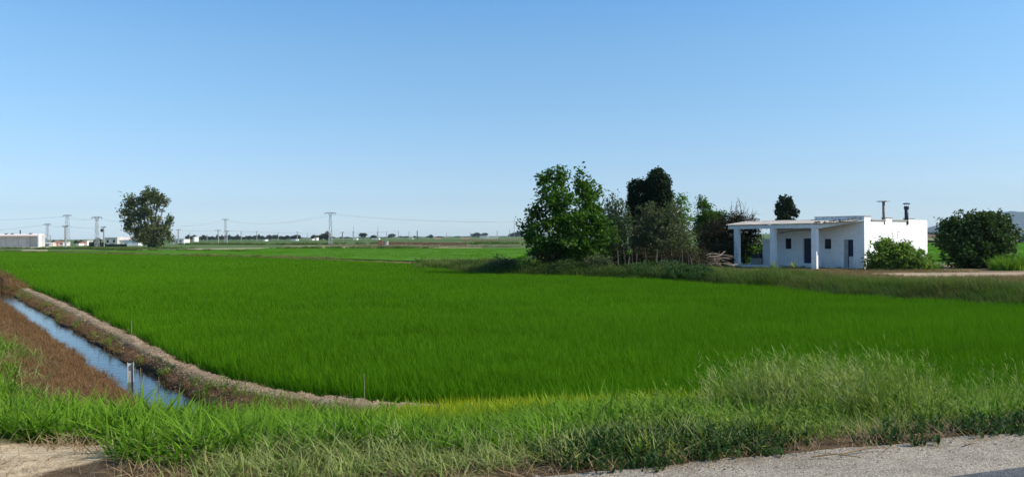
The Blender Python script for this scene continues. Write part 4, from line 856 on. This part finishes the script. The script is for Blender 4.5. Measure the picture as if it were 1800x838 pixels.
stick('reed_stalk', 'yellowish reed stalk just right of the whitish canal post', 247, 676, 646, -1.4, .006, 'straw')
stick('reed_stalk', 'second short reed stalk on the canal bank', 279, 690, 662, -1.3, .006, 'straw')
# ------------------------------------------------------------------ pylons and poles
def lattice(label, px, ytop, ybase, D, arm_px, base_px=9, top_px=5, group='lattice pylons of the power line', second=False):
    gz = -1.38; b = at(px, 420, D); H = at(px, ytop, D)[2]-gz; k = D/F; bw, tw, aw = base_px*k/2*.78, top_px*k/2*.75, arm_px*k/2
    t = thing('lattice_pylon', label, 'pylon', (b[0], D, gz), rnd.uniform(-.1, .1), group)
    for sx in (-1, 1):
        for sy in (-1, 1): MB().bar((sx*bw, sy*bw, 0), (sx*tw, sy*tw, H), .10).build('leg', M['steel'], t)
    br = MB(); n = 9
    for i in range(n):
        f0, f1 = i/n, (i+1)/n; w0, w1 = bw+(tw-bw)*f0, bw+(tw-bw)*f1; s = 1 if i % 2 else -1
        for sd_ in (-1, 1): br.bar((-s*w0, sd_*w0, f0*H), (s*w1, sd_*w1, f1*H), .06); br.bar((sd_*w0, -s*w0, f0*H), (sd_*w1, s*w1, f1*H), .06)
        for sd_ in (-1, 1): br.bar((-w1, sd_*w1, f1*H), (w1, sd_*w1, f1*H), .05)
    br.build('bracing', M['steel'], t)
    c = MB(); c.bar((-aw, 0, H), (aw, 0, H), .18).bar((-aw, 0, H), (0, 0, H+.35), .08).bar((aw, 0, H), (0, 0, H+.35), .08); c.build('crossarm', M['steel'], t)
    for x_ in (-aw*.95, 0 if aw < 1 else -aw*.35, aw*.35, aw*.95): MB().tube([(x_, 0, H), (x_, 0, H-.45)], [.07, .09], 6).build('insulator', M['dark_metal'], t)
    return (b[0], D, gz+H, aw)
def pole(label, px, ytop, ybase, D=None, arm=0, w_px=2.2, mat='concrete', group='distribution poles', box=False, name='utility_pole'):
    gz = -1.38
    if D is None: D = onz(px, ybase, gz)[1]
    b = at(px, 420, D); H = at(px, ytop, D)[2]-gz; k = D/F; w_ = w_px*k/2
    t = thing(name, label, 'pole', (b[0], D, gz), 0, group)
    MB().tube([(0, 0, -.3), (0, 0, H)], [w_, w_*.7], 6).build('shaft', M[mat], t)
    if arm:
        a = arm*k/2; MB().box(-a, -.06, H-.45, a, .06, H-.25).build('crossarm', M['steel'], t)
        for x_ in (-a*.9, 0.3*a, a*.9): MB().tube([(x_, 0, H-.25), (x_, 0, H+.15)], .08, 6).build('insulator', M['dark_metal'], t)
    if box:
        bb = MB().box(-1.1, -.4, H-2.2, -.35, .4, H-1.0).build('transformer', M['dark_metal'], t); MB().tube([(-.7, 0, H-1.0), (-.7, 0, H-.5)], .08).build('bushing', M['dark_metal'], bb)
    return (b[0], D, gz+H)
L1 = lattice('tall lattice pylon right of the long warehouse', 118.5, 378.5, 431, 330, 15, 8)
L0 = lattice('shorter lattice pylon just right of the long warehouse', 83.5, 394, 431, 345, 13, 5, 4)
L2 = lattice('lattice pylon left of the lone eucalyptus, before the hedge', 170.5, 382, 435, 262, 18, 7, 4)
L3 = lattice('slim lattice pylon right of the lone eucalyptus', 396.5, 385.5, 427, 450, 13, 4, 3)
L4 = lattice('biggest lattice pylon, alone in the middle of the plain', 581, 374.5, 430, 293, 20, 7.5, 3.5)
p1 = pole('thick concrete pole in front of the tall left pylon', 115, 396.5, 437, 238, 10, 3.4)
p2 = pole('concrete pole with dark transformer beside the hedge', 182.5, 398, 431, 300, 9, 2.6, box=True)
p3 = pole('concrete pole just right of the lone eucalyptus', 313.5, 403, 428, 380, 8, 2.4)
p4 = pole('left of two short poles by the slim pylon', 383.5, 404, 428, 400, 10, 2.2)
p5 = pole('right of two short poles by the slim pylon', 399, 405.5, 429, 380, 8, 2.6)
far_poles = [(424, 407.5, 421, 1.6), (451.5, 406, 420, 1.4), (489, 408, 419, 1.2), (522.5, 407, 420, 1.6), (540, 409, 419, 1.), (621, 407, 421, 1.8), (663.5, 408, 420, 1.4), (679.5, 407, 420, 1.), (700.5, 405.5, 420, 1.2), (719, 406, 419, 1.2), (733.5, 405.5, 421, 2.0), (827, 408, 418, 1.3), (874, 406, 420, 1.6), (896, 403, 418, 1.2), (88.8, 414, 425, 1.5), (364, 412, 421, 1.3), (333, 408, 421, 1.), (785, 408, 418, .9), (904, 384, 418, 1.0), (147, 385, 392, 0)]
pl_lab = {424: 'small far pole just right of the slim pylon', 489: 'small far pole above the middle of the left tree line', 522.5: 'small far pole right of the white block shed', 621: 'stout far pole above the tiny white shed', 700.5: 'far pole above the brown earth bank, left of the darkest pole', 733.5: 'darkest thickest far pole above the brown earth bank', 827: 'far pole above the long pale low house', 874: 'far pole at the right end of the white lower building', 88.8: 'faint far pole between warehouse and red walled house', 904: 'tall faint mast just left of the grove', 451.5: 'small far pole at the left of the tree line, second right of the slim pylon', 333: 'faint far pole by the small pale tower'}
for px, yt, yb, w_ in far_poles:
    if w_: pole(pl_lab.get(px, 'slender far pole on the hazy horizon'), px, yt, yb, 620+rnd.random()*200, 3 if w_ > 1.3 else 0, w_, 'dark_metal' if px in (733.5,) else 'concrete', 'far poles on the horizon')
pole('short brown pole with crossbar right of the biggest pylon', 602, 407.5, 421, 480, 6, 2.6, 'rust')
pole('thin tall mast left of the white shed, above the tree line', 621.8, 397, 421, 640, 0, .8, group='thin masts')
pole('thin tall mast behind the brown earth bank', 664.5, 397, 421, 640, 0, .8, group='thin masts')
def wire(label, a, b, sag, r, n=22, group='power line wires'):
    a, b = np.array(a, float), np.array(b, float); P = [a+(b-a)*t-np.array([0, 0, 4*sag*t*(1-t)]) for t in np.linspace(0, 1, n)]
    o = MB().tube(P-0*P[0], r, 4).build('power_line', M['wire'], None); tag(o, label, 'wire', group)
offl = at(-260, 370, 420); offr = at(1240, 362, 300)
for k in (-.95, .35, .95):
    for (a, b, s_, nm) in (((offl[0], 420, offl[2]), L1, 3.2, 'from the left edge to the tall left pylon'), (L1, L2, .9, 'between the two left lattice pylons'), (L2, L3, 3.2, 'passing behind the lone eucalyptus'), (L3, L4, 3.0, 'between the slim and the biggest pylon'), (L4, (offr[0], 300, offr[2]), 4.4, 'from the biggest pylon towards the grove')):
        aw0 = a[3] if len(a) > 3 else 2; aw1 = b[3] if len(b) > 3 else 2
        wire('thin power lines strung '+nm, (a[0]+k*aw0, a[1], a[2]-.45), (b[0]+k*aw1, b[1], b[2]-.45), s_, .011, group='wires '+nm)
for a, b, nm in ((L0, p1, 'between the shorter pylon and thick pole'), (p1, p2, 'between thick pole and transformer pole'), (p3, p4, 'between the poles right of the eucalyptus'), (p4, p5, 'between the two short poles by the slim pylon')):
    wire('thin cable strung '+nm, a[:3], b[:3], .8, .03)
fl = at(-200, 406, 320); wire('thin cable above the long warehouse roof', (fl[0], 320, fl[2]), L0[:3], 2, .03)
wire('thin cable crossing the sky above the far tree line', p5, at(700, 405.5, 700), 2., .045)

# ------------------------------------------------------------------ distant buildings
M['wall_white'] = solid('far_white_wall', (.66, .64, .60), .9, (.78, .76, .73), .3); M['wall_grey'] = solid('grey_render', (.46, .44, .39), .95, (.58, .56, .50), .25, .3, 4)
M['wall_pink'] = solid('pinkish_wall', (.42, .22, .18), .9, (.52, .28, .22), .4); M['roof_red'] = solid('red_tile', (.30, .12, .08), .9, (.40, .18, .12), .6)
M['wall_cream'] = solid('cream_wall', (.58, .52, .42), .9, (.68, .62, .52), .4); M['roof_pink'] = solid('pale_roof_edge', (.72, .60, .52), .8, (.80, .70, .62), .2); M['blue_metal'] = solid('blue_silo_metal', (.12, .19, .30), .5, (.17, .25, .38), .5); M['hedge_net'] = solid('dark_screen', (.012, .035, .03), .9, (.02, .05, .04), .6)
def building(name, label, px0, px1, ytop, D, depth, wall, roof, kind='flat', gable=0., cat='building', door=None, wins=0, rz=0., base=-1.38, roofc=None):
    a = at(px0, 420, D); b = at(px1, 420, D); W_ = b[0]-a[0]; H = at((px0+px1)/2, ytop, D)[2]-base; h = H-gable
    t = thing(name, label, cat, (a[0], D, base), rz)
    MB().box(0, 0, -.3, W_, depth, h).build('wall', M[wall], t)
    if kind == 'flat': MB().box(-.15, -.15, h, W_+.15, depth+.15, h+.25).build('roof', M[roof], t)
    elif kind == 'gable':
        MB().add([(-.2, -.3, h), (W_+.2, -.3, h), (W_+.2, depth+.3, h), (-.2, depth+.3, h), (-.2, depth/2, H), (W_+.2, depth/2, H)], [(0, 1, 5, 4), (2, 3, 4, 5), (0, 4, 3), (1, 2, 5), (3, 2, 1, 0)]).build('roof', M[roof], t)
    elif kind == 'gable_x':
        MB().add([(-.3, -.2, h), (W_+.3, -.2, h), (W_+.3, depth, h), (-.3, depth, h), (W_/2, -.2, H), (W_/2, depth, H)], [(0, 1, 4), (3, 5, 2), (1, 2, 5, 4), (3, 0, 4, 5), (3, 2, 1, 0)]).build('roof', M[roof], t)
    if door: MB().box(W_*door[0], -.06, 0, W_*door[1], -.003, h*door[2]).build('door', M[door[3]], t)
    for i in range(wins): x_ = W_*(i+.5)/wins; MB().box(x_-W_*.12/wins*1.5, -.05, h*.45, x_+W_*.12/wins*1.5, -.003, h*.75).build('window', M['glass'], t)
    return t, W_, h, H
# long warehouse: long wall coloured grey for shade, eave and right end pier coloured pale for sun
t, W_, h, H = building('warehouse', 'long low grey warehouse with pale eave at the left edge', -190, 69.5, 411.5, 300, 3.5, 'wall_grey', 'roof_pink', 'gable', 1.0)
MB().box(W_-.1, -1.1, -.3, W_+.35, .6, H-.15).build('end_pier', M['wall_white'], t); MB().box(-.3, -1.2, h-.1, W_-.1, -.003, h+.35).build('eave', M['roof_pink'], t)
for i in range(9): x_ = W_-4-i*5.; MB().box(x_, -.35, 0, x_+.3, -.003, h-.1).build('buttress', M['wall_grey'], t)
for px in (7, 18, 50): x_ = (at(px, 400, 300)-at(-190, 400, 300))[0]; MB().box(x_-.5, 1.2, H-.6, x_+.5, 2.2, H+.25).build('roof_vent', M['rust'], t)
x_ = (at(30.5, 400, 300)-at(-190, 400, 300))[0]; MB().tube([(x_, 1.8, H-.5), (x_, 1.8, H+1.5)], .22, 8).build('chimney', M['dark_metal'], t)
sl_ = thing('grain_silo', 'blue metal silo with domed top behind the warehouse', 'silo', (at(76, 420, 350)[0], 350, -1.38)); Hs = at(77, 415.5, 350)[2]+1.38
MB().tube([(0, 0, 0), (0, 0, Hs*.72), (0, 0, Hs*.9), (0, 0, Hs)], [1.5, 1.5, .9, .2], 14).build('body', M['blue_metal'], sl_, smooth=False); MB().tube([(1.6, 0, 0), (1.6, 0, Hs*.8)], .08).build('ladder', M['steel'], sl_)
building('shed', 'small cream shed beside the blue silo', 79, 87, 426, 330, 5, 'wall_cream', 'roof_pink', 'gable', .5, 'shed')
building('house', 'small red walled house with dark roof near the left pylons', 91, 101, 423.5, 335, 6, 'wall_pink', 'roof_red', 'gable', .9, 'house', (.3, .55, .6, 'roof_red'), 0)
building('shed', 'low white shed attached right of the red walled house', 101.3, 111.5, 426, 337, 5, 'wall_white', 'wall_grey', 'flat', 0, 'shed', None, 1)
building('house', 'brick coloured cottage left of the dark hedge', 139.5, 146.8, 424, 350, 6, 'wall_pink', 'roof_red', 'gable', .6, 'house')
building('shed', 'small white shed joined to the brick coloured cottage', 147, 153, 423.2, 352, 5, 'wall_white', 'wall_cream', 'flat', 0, 'shed')
building('shed', 'tiny white hut left of the brick coloured cottage', 133.5, 138.5, 427.5, 345, 4, 'wall_white', 'roof_red', 'flat', 0, 'shed')
building('farm_building', 'grey farm building with two dark windows by the hedge', 184, 206, 418.0, 320, 5, 'wall_grey', 'roof_pink', 'flat', 0, 'building', None, 2)
building('farm_building', 'bright white barn half hidden behind the lone eucalyptus', 206.3, 243, 416.8, 322, 4, 'wall_white', 'roof_pink', 'gable', 1.2, 'building')
building('farm_building', 'low white outbuilding just right of the eucalyptus', 300, 323, 421.0, 420, 8, 'wall_white', 'wall_cream', 'flat', 0, 'building', (.4, .5, .7, 'rust'), 2)
def hedge(label, px0, px1, ytop, D, thick, leaf='cypress'):
    a, b = at(px0, 420, D), at(px1, 420, D); H = at((px0+px1)/2, ytop, D)[2]+1.38; L_ = b[0]-a[0]; t = thing('hedge', label, 'hedge', (a[0], D, -1.38))
    n = int(L_*H*2.2); gg = np.random.RandomState(int(px0)); P = np.stack([gg.rand(n)*L_, gg.rand(n)*thick, gg.rand(n)*H*(.93+.07*np.sin(gg.rand(n)*9))], 1); v, f = leaves(P, 10, .5, .55, .35, 1)
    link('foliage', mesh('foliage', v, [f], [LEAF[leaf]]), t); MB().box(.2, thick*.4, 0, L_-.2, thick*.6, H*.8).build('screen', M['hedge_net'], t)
hedge('long dark clipped hedge in front of the grey farm building', 153.5, 181, 424.5, 285, 1.6); hedge('lower dark hedge left of the lone eucalyptus', 181.5, 222, 428, 283, 1.4)
# earth bank with gate posts in the middle distance
eb = [at(668, 420, 225), at(819, 420, 232)]; n = 90; v = []; xs_ = np.linspace(0, 1, n)
for t_ in xs_:
    p = eb[0]+(eb[1]-eb[0])*t_; nz = float(fbm(t_*60, 3., 1.)); tp = -1.38+1.5*(1-.35*t_)+nz*.18
    v += [(p[0], p[1]-.9+nz*.3, -1.45), (p[0], p[1]-.3+nz*.2, tp-.15), (p[0], p[1]+.8, tp), (p[0], p[1]+2, -1.45)]
f = [(4*i+k, 4*i+4+k, 4*i+5+k, 4*i+1+k) for i in range(n-1) for k in range(3)]
M['earth'] = solid('bare_brown_earth', (.050, .030, .014), 1, (.105, .062, .030), .9, .6, 3)
tag(link('earth_bank', mesh('earth_bank', v, [np.array(f)], [M['earth']])), kind='structure')
def block(name, label, cat, px0, px1, y0, D, mat, base=-1.38, dep=.6):
    a, b = at(px0, 420, D), at(px1, 420, D); H = at(px0, y0, D)[2]-base; t = thing(name, label, cat, (a[0], D, base)); W_ = b[0]-a[0]
    MB().box(0, 0, -.1, W_, dep, H-.1).build('shaft', M[mat], t); MB().box(-.06, -.06, H-.1, W_+.06, dep+.06, H).build('cap', M[mat], t)
block('gate_pier', 'reddish brown pier at the left end of the earth bank', 'pier', 665, 672, 423, 222, 'roof_red'); block('gate_pier', 'dark wooden pier next to the white pier', 'pier', 673, 677, 423.8, 221, 'rust'); block('gate_pier', 'small white pier at the left end of the earth bank', 'pier', 679, 682, 424, 220, 'wall_white')
# buildings on the horizon
for nm, lb_, a, b, yt, D, wl, rf, kd, gb in (
    ('shed', 'white block shed on the horizon right of the tree cluster', 511.5, 520.5, 421 -.3, 640, 'wall_white', 'wall_white', 'flat', 0), ('house', 'small white house half hidden by a round tree, left of biggest pylon', 552.5, 556.5, 418.0, 700, 'wall_white', 'roof_pink', 'flat', 0),
    ('shed', 'low white shed below a dark far tree in the middle', 653, 666, 418.6, 800, 'wall_white', 'wall_cream', 'flat', 0), ('shed', 'tiny white shed right of the brown pole', 621.5, 627, 419.2, 760, 'wall_white', 'wall_white', 'flat', 0),
    ('shed', 'tiny pale hut behind the left of the earth bank', 718.5, 725, 418.8, 820, 'wall_cream', 'wall_white', 'flat', 0), ('house', 'small pale house with tree left of the far grey building', 764, 774, 417.8, 820, 'wall_cream', 'roof_red', 'gable', 1.5),
    ('house', 'long pale low house with trees behind on the horizon', 810, 824, 418.0, 820, 'wall_white', 'roof_red', 'gable', 1.0), ('building', 'grey sided barn near the right end of the horizon buildings', 844, 857, 414.0, 760, 'wall_grey', 'roof_pink', 'flat', 0),
    ('building', 'white lower building joined to the grey sided barn', 857.5, 874, 415.8, 762, 'wall_cream', 'roof_pink', 'flat', 0), ('shed', 'small white cube left of the horizon line of trees', 462, 466, 421.2, 640, 'wall_white', 'wall_white', 'flat', 0),
    ('shed', 'small pale shed between two round far trees', 544, 549, 419.8, 690, 'wall_cream', 'roof_pink', 'flat', 0), ('silo', 'small pale tower on the left tree line', 339, 342, 416.5, 620, 'wall_white', 'wall_grey', 'flat', 0)):
    building(nm, lb_, a, b, yt, D, 8, wl, rf, kd, gb, nm)
building('shed', 'grey wooden barn at the far right edge', 1787, 1815, 403.5, 210, 9, 'wall_grey', 'wall_grey', 'gable_x', .7, 'barn', (.25, .5, .5, 'dark_metal'), 0, base=-1.2)

# far trees: five crowns, copied along the horizon
def far_proto(i, spec):
    P = crown_points(spec, 2.6, 300+i, .3, .5); P = P[P[:, 2] > .3]; v, f = leaves(P, 7, .9, 1.5, 1.0, 300+i); c = mesh('crown', v, [f], [LEAF['far']])
    mb = MB(); mb.tube([(0, 0, -.5), (0, 0, 4)], [.4, .25], 6); return c, mb.mesh('trunk', M['bark_dark'])
protos = [far_proto(0, [(0, 0, 5.5, 5, 4, 4.2)]), far_proto(1, [(-2.5, 0, 5, 4, 3, 3.6), (2.5, 0, 6, 4, 3, 4)]), far_proto(2, [(0, 0, 5.5, 2.6, 2.4, 5)]), far_proto(3, [(-5, 0, 3.6, 4, 3, 2.8), (0, 0, 4.4, 5, 3, 3.6), (5.5, 0, 3.2, 4, 3, 2.6)]), far_proto(4, [(0, 0, 7.5, 4.6, 4, 2.8), (1, 0, 5.5, 3, 3, 2)])]
HS = [10, 10, 10.5, 8, 10.5]; WS = [5, 6.5, 2.6, 9.5, 4.6]
def fartree(px, ytop, wpx, D, kind, label, group):
    H = at(px, ytop, D)[2]+1.38; s = H/HS[kind]; sx = wpx*D/F/2/WS[kind]
    root = thing('far_tree', label, 'tree', (at(px, 420, D)[0], D, -1.38), 0, group); root.scale = (sx, sx, s)
    link('crown', protos[kind][0], root); link('trunk', protos[kind][1], root)
named = [(449, 413.5, 14, 1300, 0, 'wide round tree in the left part of the horizon line'), (503, 413.5, 12, 900, 1, 'bushy dark tree left of the white block shed'), (518, 412.5, 22, 950, 1, 'spreading tree just above the white block shed'), (551, 412.5, 10, 900, 0, 'round tree beside the small white house'),
         (566, 410.3, 20, 760, 1, 'largest dark round tree mass left of the biggest pylon'), (576, 407.5, 9, 740, 2, 'pointed tree touching the left of the biggest pylon'), (638, 409, 14, 1000, 4, 'umbrella shaped tree right of the biggest pylon'), (656, 413, 11, 1000, 0, 'dark low tree above the low white shed'),
         (688, 410.5, 13, 1700, 0, 'pale hazy round tree behind the earth bank'), (758, 412.5, 6, 1300, 2, 'narrow block shaped tree on the horizon'), (836, 408.5, 16, 1900, 1, 'pale hazy tree left of the grey sided barn'), (850, 409, 16, 1900, 1, 'pale hazy tree directly behind the grey sided barn'), (912, 405.5, 22, 1700, 1, 'bluish tall tree group at the left edge of the grove'), (899, 410, 12, 1750, 0, 'bluish low tree left of the bluish tall group'), (171, 418, 12, 420, 0, 'round dark tree behind the hedge and left lattice pylon'), (163, 421.5, 8, 420, 0, 'small dark tree behind the long dark hedge')]
for px, yt, wd, D, k, lb_ in named: fartree(px, yt, wd, D, k, lb_, 'trees on the horizon')
rr = random.Random(4); px = 326; kk_ = 0
while px < 500:
    wd = rr.uniform(6, 14); 
    if not 339 < px < 343: fartree(px+wd/2, rr.uniform(411.5, 416.5), wd, rr.uniform(900, 1200), rr.choice([0, 1, 2, 3, 3]), 'small bluish tree in the left tree line', 'trees of the left tree line')
    px += wd*rr.uniform(.6, .95)
for px in list(range(585, 950, 9))+[530, 540]:
    if rr.random() < .75: fartree(px+rr.uniform(-3, 3), rr.uniform(414.5, 416.8)-(px-700)*.008, rr.uniform(6, 13), rr.uniform(1500, 2200), rr.choice([3, 3, 0]), 'tiny hazy tree on the middle horizon', 'tiny trees of the middle horizon')
for px in (95, 108, 134, 143, 150): fartree(px, 422.3, rr.uniform(7, 12), 520, 3, 'low dark tree behind the small red and white houses', 'low trees behind the small houses')
px = 1606
while px < 1660: fartree(px, 408.5-rr.random()*1.5, rr.uniform(8, 14), 900, 3, 'dark distant tree right of the farmhouse', 'distant trees right of the farmhouse'); px += rr.uniform(6, 10)
for px in (1776, 1784, 1770): fartree(px, 404.5, 12, 400, 3, 'low dark tree beside the grey wooden barn', 'trees beside the grey wooden barn')

# hills
def hill(prof, D, mat, dep=1500):
    v = []; n = len(prof)
    P = [at(a, b, D) for a, b in prof]
    for p in P: v += [(p[0], D-.0, -8), (p[0], D+dep*.3, max(-4, p[2]*.7)), (p[0], D+dep*.55, p[2]*(D+dep*.55)/D-.65*dep*.55/D), (p[0], D+dep, -8)]
    f = [(4*i+k, 4*i+4+k, 4*i+5+k, 4*i+1+k) for i in range(n-1) for k in range(3)]
    tag(link('hills', mesh('hills', v, [np.array(f)], [mat], True)), kind='structure')
M['hill'] = field_mat('wooded_hill', (.03, .045, .025), (.055, .06, .035), (.025, .035, .02), (.003, .01), .2)
hx = np.arange(1655, 2300, 6.); hp = np.interp(hx, [1655, 1700, 1745, 1765, 1781, 1789, 1794, 1802, 1830, 1900, 1990, 2060, 2200, 2300], [407, 404, 399, 392, 386, 382.3, 381.5, 383.5, 378, 370, 376, 366, 380, 402])+fbm(hx, hx*0, .09)*2.2
hill(list(zip(hx, hp)), 6000, M['hill'])
hx = np.arange(1585, 1800, 5.); hp = np.interp(hx, [1585, 1612, 1625, 1640, 1655, 1700, 1800], [404, 401.5, 402.5, 401.2, 401.5, 401, 399])+fbm(hx, hx*0+5, .12)*1.6; hill(list(zip(hx, hp)), 4800, M['hill'], 900)

# ------------------------------------------------------------------ haze: even pale air round everything
hz, nt, b, out = newmat('haze_air'); nt.nodes.remove(b)
pv = nt.nodes.new('ShaderNodeVolumePrincipled'); pv.inputs['Color'].default_value = (.66, .83, 1, 1); pv.inputs['Density'].default_value = 6.5e-5; pv.inputs['Anisotropy'].default_value = 0.
nt.links.new(pv.outputs[0], out.inputs['Volume'])
tag(MB().box(-12500, -1300, -12, 12500, 12500, 560).build('haze', hz), None, None, kind='stuff')
